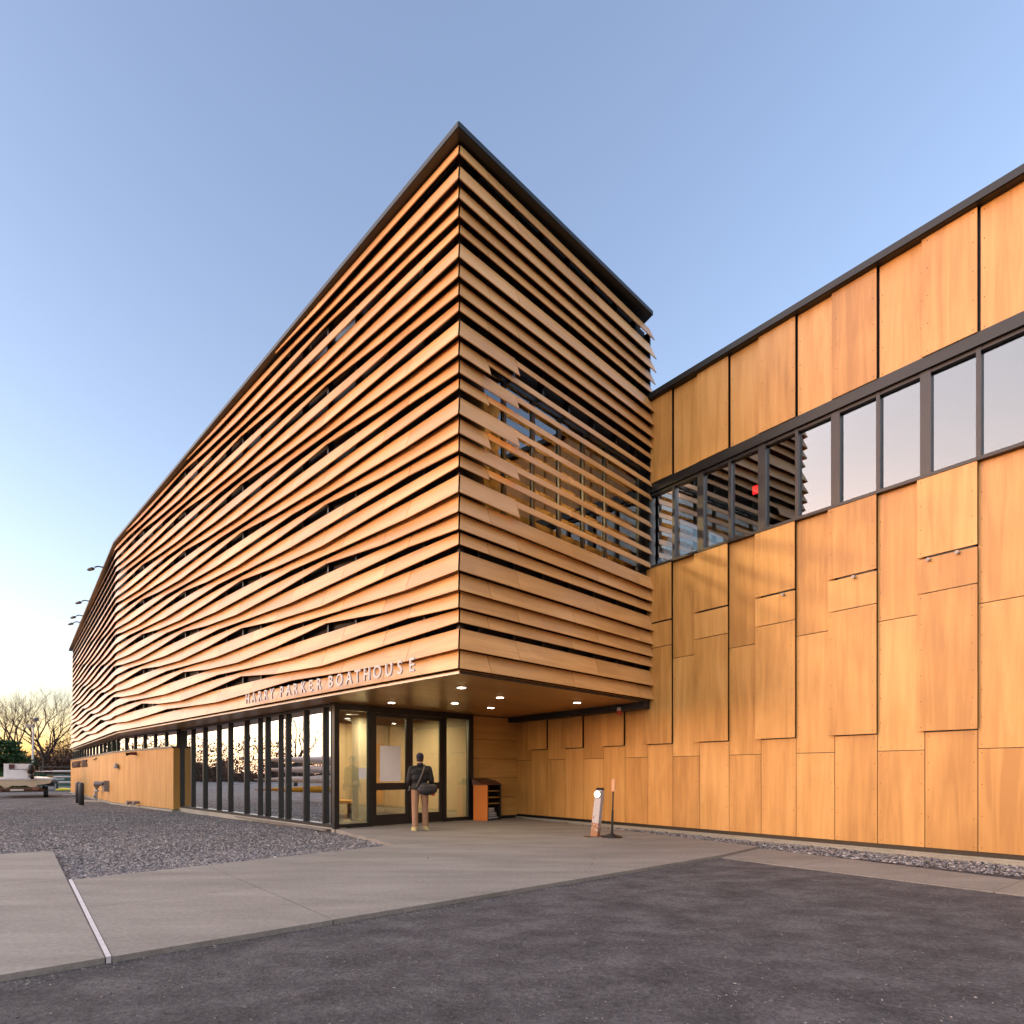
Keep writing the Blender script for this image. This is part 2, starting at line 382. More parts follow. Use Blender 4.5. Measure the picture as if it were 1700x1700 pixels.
e0 = (a0[0]-0.045*w_d.x, a0[1]-0.045*w_d.y); e1 = (-7.69-0.045*w_d.x, 10.16-0.045*w_d.y)
pD = [e0, e1, (e1[0]-w_d.x*9, e1[1]-w_d.y*9), (e0[0]-w_d.x*9, e0[1]-w_d.y*9)]
slabs(pD, e0, ld, [4.05], [3.1])
_fr = Frame(a0, ld)
mb = MB(); q = [(a0[0]-0.036*w_d.x, a0[1]-0.036*w_d.y), (a0[0]-0.006*w_d.x, a0[1]-0.006*w_d.y), (a3[0]-0.006*w_d.x, a3[1]-0.006*w_d.y), (a3[0]-0.040*w_d.x, a3[1]-0.040*w_d.y)]
mb.prism(q, -0.1, 0.004).build('joint_strip', plain('white joint seal', (0.46, 0.43, 0.44), 0.7, 0, 0.3, 14), walk)

def stones(name, mat, n, sampler, smin, smax, lift=0.4):
    base = np.array([(1, 0, 0), (-1, 0, 0), (0, 1, 0), (0, -1, 0), (0, 0, 1), (0, 0, -1)], float)
    tri = np.array([(0, 2, 4), (2, 1, 4), (1, 3, 4), (3, 0, 4), (2, 0, 5), (1, 2, 5), (3, 1, 5), (0, 3, 5)])
    g = np.random.default_rng(11); vs = []; fs = []; k = 0; tries = 0
    while k < n and tries < n*30:
        tries += 1
        r = sampler(g)
        if r is None: continue
        x, y, z = r
        a = g.uniform(0, 6.283); s = g.uniform(smin, smax)*(0.6+0.8*g.random()); sc = np.array([s*g.uniform(.8, 1.5), s*g.uniform(.6, 1.1), s*g.uniform(.4, .8)])
        p = (base+g.normal(0, .18, (6, 3)))*sc; ca, sa = math.cos(a), math.sin(a)
        p = np.stack([p[:, 0]*ca-p[:, 1]*sa+x, p[:, 0]*sa+p[:, 1]*ca+y, p[:, 2]+z+sc[2]*lift], 1)
        vs.append(p); fs.append(tri+6*k); k += 1
    me = bpy.data.meshes.new(name); me.from_pydata(np.concatenate(vs).tolist(), [], np.concatenate(fs).tolist()); me.update()
    return finish(name, me, mat)
def inside(poly, x, y):
    s = area(poly) > 0
    for i in range(len(poly)):
        ax, ay = poly[i]; bx, by = poly[(i+1) % len(poly)]
        if ((bx-ax)*(y-ay)-(by-ay)*(x-ax) > 0) != s: return False
    return True
wing_edge = Frame((6.39+1.9*2.4, 7.51-3.08*2.4), (-1.9, 3.08))
def samp_gravel(g):
    # denser near the camera: pick a picture row, then a column
    v = 1327+(1500-1327)*g.random()**0.8; u = g.uniform(-150, 700); Y = (H+0.09)*F_PX/(v-HORIZON); x = (u-850)/F_PX*Y
    if Y > 26 or Y < 6.5: return None
    if any(inside(p, x, Y) for p in (pA, pB, pD)): return None
    q = Vector((x, Y))-FG.o
    if q.dot(FG.n) < 0.08 and x > -19: return None
    return x, Y, gz(x, Y)
tag(stones('gravel_stones', M_STONE, 42000, samp_gravel, 0.008, 0.022), 'grey crushed stone spread between the walkway and the glazed wall', 'gravel', kind='stuff')
def samp_strip(g):
    s = g.uniform(-3.5, 11.5); p = g.uniform(0.05, 1.25); q = FW.pt(s, p, 0)
    if inside(pA, q.x, q.y) or inside(pB, q.x, q.y) or inside(pC, q.x, q.y): return None
    if q.y < 4: return None
    return q.x, q.y, gz(q.x, q.y)+0.02
tag(stones('wall_gravel', M_STONE, 7000, samp_strip, 0.012, 0.024), 'strip of dark gravel along the foot of the panelled wing', 'gravel', kind='stuff')
def samp_asph(g):
    v = 1430+(1720-1430)*g.random(); u = g.uniform(-20, 1720); Y = (H+0.045)*F_PX/(v-HORIZON); x = (u-850)/F_PX*Y
    if g.random() < 0.35:
        t = g.uniform(-1, 9.5)**1.0; o = abs(g.normal(0, .10))+.02; x = a0[0]+w_d.x*t+w_d.y*o; Y = a0[1]+w_d.y*t-w_d.x*o
        if t > 8: return None
    if any(inside(p, x, Y) for p in (pA, pC, pD)): return None
    q = Vector((x, Y))-Vector(a0)
    if q.dot(Vector((-w_d.y, w_d.x))) > -0.01: return None
    return x, Y, -0.045
tag(stones('loose_stones', M_CHIP, 9000, samp_asph, 0.0018, 0.0070), 'small loose stones scattered over the dark asphalt', 'stones', kind='stuff')

# ------------------------------------------------------------------ slat-clad building
house = thing('boathouse_building', (-6, 16, 0), 'tall boathouse volume clad in wavy overlapping orange wood slats, cantilevered over the glass entrance', 'building')
PITCH, Z2 = 0.3179, 3.329
TOPH, SLOPE = 0.365, 0.356
def row_z(k): return Z2+PITCH*(k-2)
def roof_under(part, s):
    if part == 'L': return 11.72-0.052*s
    if part == 'M': return 11.72-0.052*L1-0.034*s
    return 11.72+0.022*s
ODD = [0.225, 0.04, -0.06, 0.03]; EVEN = [0.035, 0.115, 0.03, -0.03]
def knots(k, total):
    s1 = 2.05 if k % 2 else 1.30
    out = [0.0]; m = 1
    while s1+2.2225*(m-1) < total-0.35: out.append(s1+2.2225*(m-1)); m += 1
    out.append(total); return out
def off(k, s):
    """how far the lower edge of row k is cut up at distance s along the river face"""
    if k == 1: return 0.0
    s1 = 2.05 if k % 2 else 1.30; ph = 0 if (k-2) % 4 in (1, 2) else 2
    tab = ODD if k % 2 else EVEN
    x = (s-s1)/2.2225+1; m = math.floor(x); t = x-m
    return tab[(m+ph) % 4]*(1-t)+tab[(m+1+ph) % 4]*t
OFFR = {0: 0.0, 1: 0.129, 2: 0.043, 3: 0.002}
TOPR = {0: 0.365, 1: 0.355, 2: 0.34, 3: 0.315}
slat_list = []      # (approx picture area, part frame, corner data)
TH = 0.016
def slat(fr, s0, s1, zt0, zt1, zb0, zb1, ztn, mitre0=False, gap0=0.006, gap1=0.006, slant=0.0):
    """one board: straight upper edge near the wall, lower edge standing out; p grows as z falls below the row's nominal top"""
    P = lambda z: 0.004+SLOPE*(ztn-z)
    def q(s, z, side):
        p = P(z); ss = s
        if side == 0: ss = (s-p+0.020) if mitre0 else s+gap0
        else: ss = s-gap1+slant*(ztn-z)
        return ss, p
    nvec = Vector((1, SLOPE)).normalized()       # in (p, z): inward normal of the sloping board
    outer, inner = [], []
    for (s, z, side) in ((s0, zb0, 0), (s1, zb1, 1), (s1, zt1, 1), (s0, zt0, 0)):
        ss, p = q(s, z, side)
        outer.append(fr.pt(ss, p, z)); inner.append(fr.pt(ss+(0.0 if not (mitre0 and side == 0) else TH), p-TH*nvec.x, z-TH*nvec.y))
    m = MB(); m.quad_hex(outer, inner)
    pts = [(850+F_PX*v.x/v.y, HORIZON-F_PX*(v.z-H)/v.y) for v in outer]
    ar = abs(0.5*sum(pts[i][0]*pts[(i+1) % 4][1]-pts[(i+1) % 4][0]*pts[i][1] for i in range(4)))
    slat_list.append((ar, m))
def face_left(part, fr, length, s_off, strip_rows):
    for k in range(1, 28):
        ks = [x-s_off for x in knots(k, s_off+length)]
        ks = [x for x in ks if x > 0.02 or x == 0.0-0]
        if part == 'M': ks = [0.0]+[x for x in ks if x > 0.3]
        else: ks = sorted(set(ks))
        for i in range(len(ks)-1):
            s0, s1 = ks[i], ks[i+1]
            ztn = row_z(k)+TOPH + (0.04 if k == 27 else 0.0)
            o0, o1 = off(k, s0+s_off), off(k, s1+s_off)
            if part == 'L' and s0 == 0.0: o0 = OFFR[(k-2) % 4]
            b0, b1 = row_z(k)+o0, row_z(k)+o1
            if k >= strip_rows: b0, b1 = ztn-0.17, ztn-0.17
            lim0, lim1 = roof_under(part, s0)-0.02, roof_under(part, s1)-0.02
            t0, t1 = min(ztn-(0 if s0 == 0 else .02), lim0), min(ztn-.02, lim1)
            if t0-b0 < 0.05: continue
            if t1-b1 < 0.04:
                f = (t0-b0-0.04)/((t0-b0)-(t1-b1)); s1 = s0+(s1-s0)*f
                if s1-s0 < 0.2: continue
                b1 = b0+(b1-b0)*f; t1 = t0+(t1-t0)*f
            if part == 'M':
                slat(fr, s0, s1, t0, t1, b0, b1, ztn, gap0=0.13 if s0 == 0 else 0.006)
            else: slat(fr, s0, s1, t0, t1, b0, b1, ztn, mitre0=(s0 == 0.0), slant=0.30 if i == len(ks)-2 else 0.0)
face_left('L', FL, L1, 0.0, 99)
face_left('M', FM, L2, L1, 19)
for k in range(1, 28):
    fam = [0.60, 2.88, 5.24] if k % 2 else [1.31, 3.69]
    ks = [0.0]+fam+[LR]; ztn = row_z(k)+TOPH+(0.04 if k == 27 else 0.0)
    for i in range(len(ks)-1):
        s0, s1 = ks[i], ks[i+1]; b = row_z(k)+OFFR[(k-2) % 4]; t = ztn-TOPH+TOPR[(k-2) % 4]
        if 10 <= k <= 18 and i >= 1: t, b = ztn-0.02, ztn-0.160
        slat(FR, s0, s1, t, t, b, b, ztn, mitre0=(s0 == 0.0), slant=0.28 if i == len(ks)-2 else 0.0)
slat_list.sort(key=lambda a: -a[0])
for ar, m in slat_list[:300]: m.build('slat', M_SLAT, house)
rest = MB()
for ar, m in slat_list[300:]:
    i = len(rest.v); rest.v += m.v; rest.f += [tuple(j+i for j in f) for f in m.f]; rest.uv += m.uv
tag(rest.build('far_slats', M_SLAT, house), kind='stuff')

# dark wall behind the slats
BP = -0.13
m = MB(); fbox(m, FL, 0.14, L1, SOF+0.05, 10.25, BP-0.08, BP); m.build('backing_wall', M_BACK, house)
m = MB()
m.quad_hex([FL.pt(0.14, BP, 10.252), FL.pt(L1, BP, 10.252), FL.pt(L1, BP, roof_under('L', L1)), FL.pt(0.14, BP, roof_under('L', 0.14))],
           [FL.pt(0.14, BP-.08, 10.252), FL.pt(L1, BP-.08, 10.252), FL.pt(L1, BP-.08, roof_under('L', L1)), FL.pt(0.14, BP-.08, roof_under('L', 0.14))])
m.build('backing_wall', M_BACK, house)
m = MB()
m.quad_hex([FM.pt(0, BP, SOF+.05), FM.pt(L2, BP, SOF+.05), FM.pt(L2, BP, roof_under('M', L2)-.9), FM.pt(0, BP, roof_under('M', 0)-.9)],
           [FM.pt(0, BP-.08, SOF+.05), FM.pt(L2, BP-.08, SOF+.05), FM.pt(L2, BP-.08, roof_under('M', L2)-.9), FM.pt(0, BP-.08, roof_under('M', 0)-.9)])
m.build('backing_wall', M_BACK, house)
WS0, WS1, WZ0, WZ1 = 0.62, 5.62, 5.62, 8.42          # opening of the upper window on the entrance face
for (s0, s1, z0, z1) in ((0.14, LR, SOF+.05, WZ0), (0.14, LR, WZ1, 11.66), (0.14, WS0, WZ0, WZ1), (WS1, LR, WZ0, WZ1)):
    fpart('backing_wall', M_BACK, house, FR, s0, s1, z0+.001, z1-.001, BP-.08, BP)
# slim brackets that carry the slats: one upright rib behind each line of joints
for i in range(18):
    fpart('rib', M_BLACK, house, FL, 0.95+1.111*i, 1.0+1.111*i, SOF+.06, min(11.5, roof_under('L', 1+1.111*i))-.03, BP+.001, -0.02)
for s in (0.45, 1.31, 2.1, 2.88, 3.69, 4.5, 5.24):
    fpart('rib', M_BLACK, house, FR, s-.025, s+.025, SOF+.06, WZ0-.002, BP+.001, -0.02)
    fpart('rib', M_BLACK, house, FR, s-.025, s+.025, WZ1+.002, 11.6, BP+.001, -0.02)
for i in range(18):
    fpart('rib', M_BLACK, house, FM, 0.8+1.25*i, 0.85+1.25*i, SOF+.06, roof_under('M', 0.8+1.25*i)-.03, BP+.001, -0.02)
# panes of the clerestory behind the top slats
for i in range(9):
    s = 0.25+1.02*i; fpart('clerestory_pane', plain('clerestory glass', (0.022, 0.027, 0.036), 0.22) if i == 0 else MATS['clerestory glass'], house, FL, s, s+0.86, 10.25, min(11.50, roof_under('L', s+.86)-.05), BP+.002, BP+.02)
for i in range(5):
    s = 0.25+1.06*i; fpart('clerestory_pane', MATS['clerestory glass'], house, FR, s, s+0.88, 10.55, 11.55, BP+.002, BP+.02)
# corner post
m = MB(); q = FL.pt(0, 0, 0); m.prism([(C0[0]-.06, C0[1]+.10), (C0[0], C0[1]+.03), (C0[0]+.06, C0[1]+.10), (C0[0], C0[1]+.17)], SOF+.05, 11.6); m.build('corner_post', M_BLACK, house)
fpart('end_plate', M_BLACK, house, FR, LR-.01, LR+.03, SOF+.05, 11.6, -1.5, .015)
# upper window: mullions, panes, room
win = fpart('window', M_BLACK, house, FR, WS0, WS1, WZ1-.06, WZ1-.001, BP-.06, BP-.002)
fpart('sill', M_BLACK, win, FR, WS0, WS1, WZ0+.001, WZ0+.06, BP-.06, BP-.002)
ms = [WS0+.03]+[1.19+0.77*i for i in range(5)]+[WS1-.03]
for s in ms: fpart('mullion', M_BLACK, win, FR, s-.03, s+.03, WZ0+.061, WZ1-.061, BP-.10, BP-.003)
for i in range(len(ms)-1): fpart('pane', G_UP, win, FR, ms[i]+.031, ms[i+1]-.031, WZ0+.062, WZ1-.062, BP-.055, BP-.047)
room = thing('upper_room', (1.0, 14.0, 5.4), 'warm lit room seen through the window behind the narrow slats', 'room', kind='structure')
rb = 5.0
fpart('back_wall', M_ROOMW, room, FR, 0.2, 5.7, 5.40, 8.60, -rb-.1, -rb)
fpart('ceiling', M_ROOMC, room, FR, 0.2, 5.7, 8.601, 8.66, -rb-.1, -.25)
fpart('floor', M_ROOMF, room, FR, 0.2, 5.7, 5.34, 5.399, -rb-.1, -.25)
fpart('side_wall', M_ROOMW, room, FR, 0.15, 0.199, 5.34, 8.66, -rb-.1, -.25)
fpart('side_wall', M_ROOMW, room, FR, 5.701, 5.75, 5.34, 8.66, -rb-.1, -.25)
for i, (s, p) in enumerate(((1.2, -1.6), (2.6, -2.4), (4.0, -1.6), (2.6, -4.0))):
    t = FR.pt(s, p, 8.35); lt = thing('tube_lamp', t, ['glowing ceiling tube lamp nearest the corner in the upper room', 'glowing ceiling tube lamp in the middle of the upper room', 'glowing ceiling tube lamp towards the wing in the upper room', 'glowing ceiling tube lamp at the back of the upper room'][i], 'lamp', 'tube lamps in the upper room')
    a = FR.pt(s-.5, p, 8.35); b = FR.pt(s+.5, p, 8.35)
    MB().tube([a, b], 0.03, 8).build('tube', M_TUBE, lt)
    mm = MB(); mm.tube([a+V3(0, 0, .05), b+V3(0, 0, .05)], 0.022, 6); mm.tube([t+V3(0, 0, .05), t+V3(0, 0, .25)], 0.01, 6); mm.build('housing', M_BLACK, lt)
ar = bpy.data.lights.new('room_light', 'AREA'); ar.shape = 'RECTANGLE'; ar.size = 3.0; ar.size_y = 0.3; ar.energy = 400; ar.color = (1, .74, .40)
ao = bpy.data.objects.new('room_light', ar); COL.objects.link(ao); ao.location = FR.pt(2.9, -2.6, 8.32); ao.rotation_euler = (0, 0, math.atan2(FR.d.y, FR.d.x))

# roof: slab, fascia on each face
ov = 0.16
def corner_out(p): q = Vector(C0)+FL.n*p+FR.n*p; return (q.x, q.y)
co = Vector((*corner_out(ov), 0)); fo = (FL.pt(L1, ov, 0)+FM.pt(0, ov, 0))/2; eo = FM.pt(L2+.15, ov, 0)
ro = FR.pt(LR-.12, ov, 0)
zc, zf, ze, zr = 11.80, 11.80-0.052*L1, 11.80-0.052*L1-0.034*L2, 11.80+0.022*LR
back_e = eo+Vector((9, 8, 0)); back_f = fo+Vector((8, 9, 0)); back_c = ro+Vector((-3, 6, 0))
tops = [(ro, zr), (co, zc), (fo, zf), (eo, ze), (back_e, ze), (back_f, zf), (back_c, zr)]
m = MB(); n = len(tops)
m.v = [(p.x, p.y, z-.08) for p, z in tops]+[(p.x, p.y, z) for p, z in tops]
for tri in ((0, 5, 1), (0, 6, 5), (1, 5, 2), (2, 5, 4), (2, 4, 3)):
    m.f.append(tuple(n+i for i in tri)); m.uv += [(0, 0)]*3; m.f.append(tri[::-1]); m.uv += [(0, 0)]*3
for i in range(n):
    j = (i+1) % n; m.f.append((i, j, n+j, n+i)); m.uv += [(0, 0)]*4
roof = m.build('roof', M_BLACK, house)
def strip_between(name, mat, parent, A, B, za, zb, h, t=0.012, drop=0.0):
    d = (B-A); d.z = 0; nn = Vector((d.y, -d.x, 0)).normalized()
    if nn.dot(Vector((0, -1, 0))) < 0: nn = -nn
    A, B = Vector((A.x, A.y, 0)), Vector((B.x, B.y, 0)); o = nn*t
    a = [A+o+V3(0, 0, za-h-drop), B+o+V3(0, 0, zb-h-drop), B+o+V3(0, 0, zb-drop), A+o+V3(0, 0, za-drop)]
    b = [A+V3(0, 0, za-h-drop), B+V3(0, 0, zb-h-drop), B+V3(0, 0, zb-drop), A+V3(0, 0, za-drop)]
    return MB().quad_hex(a, b).build(name, mat, parent)
strip_between('fascia', M_ROOFM, roof, co, fo, zc+.012, zf+.012, 0.085)
strip_between('fascia', M_ROOFM, roof, fo, eo, zf+.012, ze+.012, 0.085)
strip_between('fascia', M_ROOFM, roof, co, ro, zc+.012, zr+.012, 0.085)
# soffit under the cantilever, trims
sp = [FR.pt(LR, 0, 0), Vector((*C0, 0)), Vector((*FOLD, 0)), FM.pt(L2, 0, 0), FM.pt(L2, -2.4, 0), Vector((-18.2, 29.2, 0)), Vector((-12.2, 23.2, 0)), Vector((-3.9, 14.5, 0)), Vector((-0.9, 17.6, 0)), Vector((0.6, 18.2, 0))]
m = MB(); n = len(sp); m.v = [(p.x, p.y, SOF) for p in sp]+[(p.x, p.y, SOF+.06) for p in sp]
for tri in ((0, 1, 7), (0, 7, 8), (0, 8, 9), (1, 2, 6), (1, 6, 7), (2, 5, 6), (2, 3, 4), (2, 4, 5)):
    m.f.append(tri[::-1]); m.uv += [(sp[i].x*.7+sp[i].y*.7, -sp[i].x*.7+sp[i].y*.7) for i in tri[::-1]]
    m.f.append(tuple(n+i for i in tri)); m.uv += [(0, 0)]*3
for i in range(n):
    j = (i+1) % n; m.f.append((i, j, n+j, n+i)); m.uv += [(0, 0)]*4
soffit = m.build('soffit', M_SOFFIT, house)
fpart('trim', M_ALU, house, FL, 0.0, L1, SOF-.005, SOF+.04, -.02, .012, grain='s')
fpart('trim', M_ALU, house, FM, 0.0, L2, SOF-.005, SOF+.04, -.02, .012, grain='s')
fpart('trim', M_FRAME, house, FR, 0.014, LR, SOF-.005, SOF+.04, -.02, .012, grain='s')

# recessed downlights in the soffit
dl = [(766, 1141, 'nearest the front corner of the cantilever'), (755, 1167, 'in front of the right door'), (830, 1157.5, 'in the middle of the soffit'),
      (815, 1174.5, 'nearest the horizontal board wall'), (958, 1166, 'closest to the panelled wing'), (650, 1166, 'above the left sidelight')]
for u, v, w in dl:
    p = pix(u, v, SOF-.004) if False else Vector(((u-850)/F_PX*(SOF-H)*F_PX/(HORIZON-v), (SOF-H)*F_PX/(HORIZON-v), SOF-.012))
    d = thing('downlight', p, 'round recessed downlight glowing in the wood soffit, '+w, 'light', 'downlights in the soffit')
    MB().lathe(p, [(0.115, 0.0), (0.115, 0.010), (0.085, 0.011)], 20).build('trim_ring', M_ALU, d)
    MB().lathe(p, [(0.078, -0.003), (0.078, -0.001)], 18).build('lens', M_LAMP, d)
    sl = bpy.data.lights.new('downlight_beam', 'SPOT'); sl.energy = 7; sl.spot_size = R(120); sl.spot_blend = 0.8; sl.color = (1, .78, .50); sl.shadow_soft_size = 0.08
    so = bpy.data.objects.new('downlight_beam', sl); COL.objects.link(so); so.location = p-V3(0, 0, .02); so.parent = d; so.matrix_parent_inverse = BASEINV[d.name]

# ------------------------------------------------------------------ glazed ground floor
KB = -0.35
kerb = MB(); fbox(kerb, FG, -0.05, LG+.1, KB, 0.02, -.25, 0.06); kerb.build('kerb', M_KERB, house)
TOPG = SOF-.002
mull = [0.56, 1.585, 2.64, 3.97, 5.515, 6.85, 7.88, 9.24, 10.53]
wall_g = fpart('glass_wall', M_FRAME, house, FG, 0.0, LG, TOPG-.07, TOPG, -.12, 0.03)
fpart('bottom_rail', M_FRAME, wall_g, FG, 0.0, LG, 0.021, 0.10, -.12, 0.03)
for s in mull+[LG-.05]:
    fpart('mullion', M_FRAME, wall_g, FG, s-.032, s+.032, 0.101, TOPG-.071, -.14, 0.035)
for s in (0.18, 3.1, 4.5): fpart('slim_mullion', M_FRAMEG, wall_g, FG, s-.018, s+.018, 0.101, TOPG-.071, -.08, 0.03)
edges = [0.03]+mull+[LG-.05]
for i in range(len(edges)-1):
    fpart('pane', G_SIDE, wall_g, FG, edges[i]+.033, edges[i+1]-.033, 0.102, TOPG-.072, -.05, -.042)
post = MB(); q = [(G0[0]-.09, G0[1]), (G0[0], G0[1]-.09), (G0[0]+.09, G0[1]), (G0[0], G0[1]+.09)]
post.prism(q, 0.0, TOPG).build('corner_post', M_BLACK, house)

# entrance: frame, two sidelights, double door
entr = thing('entrance', (G0[0]+1.5, G0[1]+1.4, 0), 'dark framed glass entrance with double doors under the cantilever', 'entrance')
def eb(name, mat, s0, s1, z0, z1, p0, p1, parent=None): return fpart(name, mat, parent or entr, FD, s0, s1, z0, z1, p0, p1)
eb('head', M_BLACK, 0.06, LD, 2.80, TOPG, -.10, 0.02)
eb('post', M_BLACK, 0.866, 0.985, 0.0, 2.799, -.10, 0.02); eb('post', M_BLACK, 3.115, 3.217, 0.0, 2.799, -.10, 0.02); eb('post', M_BLACK, 3.99, LD, 0.0, 2.799, -.10, 0.02)
for (s0, s1) in ((0.10, 0.865), (3.218, 3.989)):
    sl = eb('sidelight', M_BLACK, s0, s1, 0.0, 0.10, -.08, 0.0)
    eb('pane', G_ENTRY, s0, s1, 0.101, 2.798, -.045, -.037, sl)
for (s0, s1, hs) in ((0.988, 2.047, 1.985), (2.053, 3.112, 2.115)):
    d = MB()
    fbox(d, FD, s0, s0+.10, 0.01, 2.795, -.07, -.01); fbox(d, FD, s1-.10, s1, 0.01, 2.795, -.07, -.01)
    fbox(d, FD, s0+.101, s1-.101, 0.01, 0.275, -.07, -.01); fbox(d, FD, s0+.101, s1-.101, 0.885, 1.06, -.07, -.01); fbox(d, FD, s0+.101, s1-.101, 2.70, 2.795, -.07, -.01)
    d = d.build('door', M_BLACK, entr)
    eb('pane', G_ENTRY, s0+.102, s1-.102, 0.276, 0.884, -.045, -.037, d); eb('pane', G_ENTRY, s0+.102, s1-.102, 1.061, 2.699, -.045, -.037, d)
    hm = MB(); hm.tube([FD.pt(hs, -.01, 0.86), FD.pt(hs, .07, 0.87), FD.pt(hs, .085, 0.95), FD.pt(hs, .085, 1.12), FD.pt(hs, .07, 1.20), FD.pt(hs, -.01, 1.21)], 0.016, 8)
    hm.build('handle', M_STEEL, d, True)
def flat_sheet(name, fr, s0, s1, z0, z1, p, mat, label, cat):
    o = fbox(MB(), fr, s0, s1, z0, z1, p, p+.003).build(name, mat); return tag(o, label, cat)
flat_sheet('poster', FD, 1.20, 1.80, 1.10, 1.99, -.036, M_PAPER, 'large pale paper poster taped inside the left door', 'poster')
flat_sheet('notice', FD, 0.62, 0.82, 1.17, 1.43, -.036, M_PAPER, 'small paper notice on the left sidelight glass', 'notice')

# lobby behind the glass
lob = thing('lobby', (-4.5, 18, 0), 'lit beige lobby seen behind the entrance glass', 'room', kind='structure')
LB = 4.6
fpart('floor', M_ROOMF, lob, FD, -.2, 9.0, -.05, -.004, -LB-6, -.11)
fpart('ceiling', M_ROOMC, lob, FD, 0.25, 4.10, 2.90, 2.95, -LB-5, -.16)
fpart('back_wall', M_ROOMW, lob, FD, 1.2, 4.1, 0.0, 2.899, -LB-.1, -LB)
fpart('back_wall', M_ROOMW, lob, FD, -.1, 1.199, 0.0, 2.899, -LB-2.1, -LB-2)
fpart('side_wall', M_ROOMW, lob, FD, 4.101, 4.18, 0.0, 2.899, -LB, -.16)
fpart('column', plain('cream column', (0.68, 0.62, 0.48), 0.7), lob, FD, 1.75, 2.2, 0.0, 2.898, -2.5, -2.1)
fpart('wall_board', M_PANEL, lob, FD, 2.9, 4.0, 0.3, 2.3, -LB+.001, -LB+.04)
fpart('wall_board', M_BLACK, lob, FD, 1.30, 1.34, 0.9, 2.6, -LB+.001, -LB+.03)
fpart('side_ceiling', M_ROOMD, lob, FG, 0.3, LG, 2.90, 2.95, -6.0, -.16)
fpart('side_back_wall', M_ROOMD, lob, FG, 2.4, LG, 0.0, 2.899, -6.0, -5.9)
fpart('bench', M_CLAD, lob, FG, 2.6, 9.0, 0.42, 0.50, -2.4, -1.9)
for i, s in enumerate((3.0, 5.8, 8.6)): fpart('bench_leg', M_BLACK, lob, FG, s, s+.06, 0.0, 0.419, -2.3, -2.0)
for (s, p) in ((1.3, -1.6), (3.0, -1.6), (2.3, -3.5)):
    al = bpy.data.lights.new('lobby_light', 'AREA'); al.shape = 'DISK'; al.size = 0.3; al.energy = 9; al.color = (1, .80, .52)
    o = bpy.data.objects.new('lobby_light', al); COL.objects.link(o); o.location = FD.pt(s, p, 2.88); o.parent = lob; o.matrix_parent_inverse = BASEINV[lob.name]

# horizontal board wall between the door and the wing
FB = Frame((-1.12, 17.02), (1.27, 1.0), (1.0, -1.27)); LB2 = 1.62
bw = thing('board_wall', (-0.5, 17.5, 0), 'short wall of horizontal orange boards between the entrance and the wing', 'wall')
fpart('core', M_BLACK, bw, FB, 0, LB2, -.1, SOF-.003, -.2, -.025)
zz = [0.06, 0.62, 1.17, 1.72, 2.27, SOF-.02]
for i in range(5):
    if i == 2:
        fpart('board', M_CLAD, bw, FB, 0.0, 0.22, zz[i]+.006, zz[i+1]-.006, -.024, 0, grain='s'); fpart('board', M_CLAD, bw, FB, 0.232, LB2, zz[i]+.006, zz[i+1]-.006, -.024, 0, grain='s')
    else: fpart('board', M_CLAD, bw, FB, 0, LB2, zz[i]+.006, zz[i+1]-.006, -.024, 0, grain='s')

# ------------------------------------------------------------------ wood-clad ground floor further along
A0, A1, A2 = (-12.60, 22.39), (-18.4, 27.8), (-32.6, 44.5)
def mk(a, b):
    f = Frame(a, (b[0]-a[0], b[1]-a[1])); f.n = -f.n if f.n.x > 0 else f.n; return f, math.hypot(b[0]-a[0], b[1]-a[1])
F1, LA = mk(A0, A1); F2, LC = mk(A1, A2)
for fr, ln, n in ((F1, LA, 9), (F2, LC, 22)):
    fpart('kerb', M_KERB, house, fr, 0, ln, KB, -0.045, -.3, .03)
    for i in range(n): fpart('cladding_board', M_CLAD, house, fr, ln*i/n+.006, ln*(i+1)/n-.006, -0.03, 2.245, -.06, 0)
    fpart('cladding_core', M_BACK, house, fr, 0.02, ln, -0.06, 2.24, -.25, -.061)
    fpart('coping', M_FRAMEG, house, fr, 0, ln, 2.246, 2.32, -.30, .03, grain='s')
    # ribbon window above
    nw = 6 if n == 9 else 14
    w = fpart('ribbon_window', M_FRAME, house, fr, 0, ln, TOPG-.05, TOPG, -.28, -.16)
    for i in range(nw+1): fpart('mullion', M_FRAME if i % 2 else M_FRAMEG, w, fr, max(0, ln*i/nw-.05), min(ln, ln*i/nw+.05), 2.321, TOPG-.051, -.28, -.13)
    for i in range(nw): fpart('pane', G_SIDE, w, fr, ln*i/nw+.051, ln*(i+1)/nw-.051, 2.322, TOPG-.052, -.20, -.192)
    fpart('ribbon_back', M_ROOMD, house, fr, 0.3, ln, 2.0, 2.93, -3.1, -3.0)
m = MB(); q = [F1.pt(0, 0, 0), F1.pt(0, -.30, 0)]
m.quad_hex([q[0]+V3(0, 0, -.03), q[1]+V3(0, 0, -.03), q[1]+V3(0, 0, 2.245), q[0]+V3(0, 0, 2.245)],
           [q[0]+V3(-.04, .035, -.03), q[1]+V3(-.04, .035, -.03), q[1]+V3(-.04, .035, 2.245), q[0]+V3(-.04, .035, 2.245)], 'swap')
for i in range(len(m.v)): m.v[i] = (m.v[i][0]+.02, m.v[i][1]-.018, m.v[i][2])
m.build('cladding_return', M_CLAD, house)
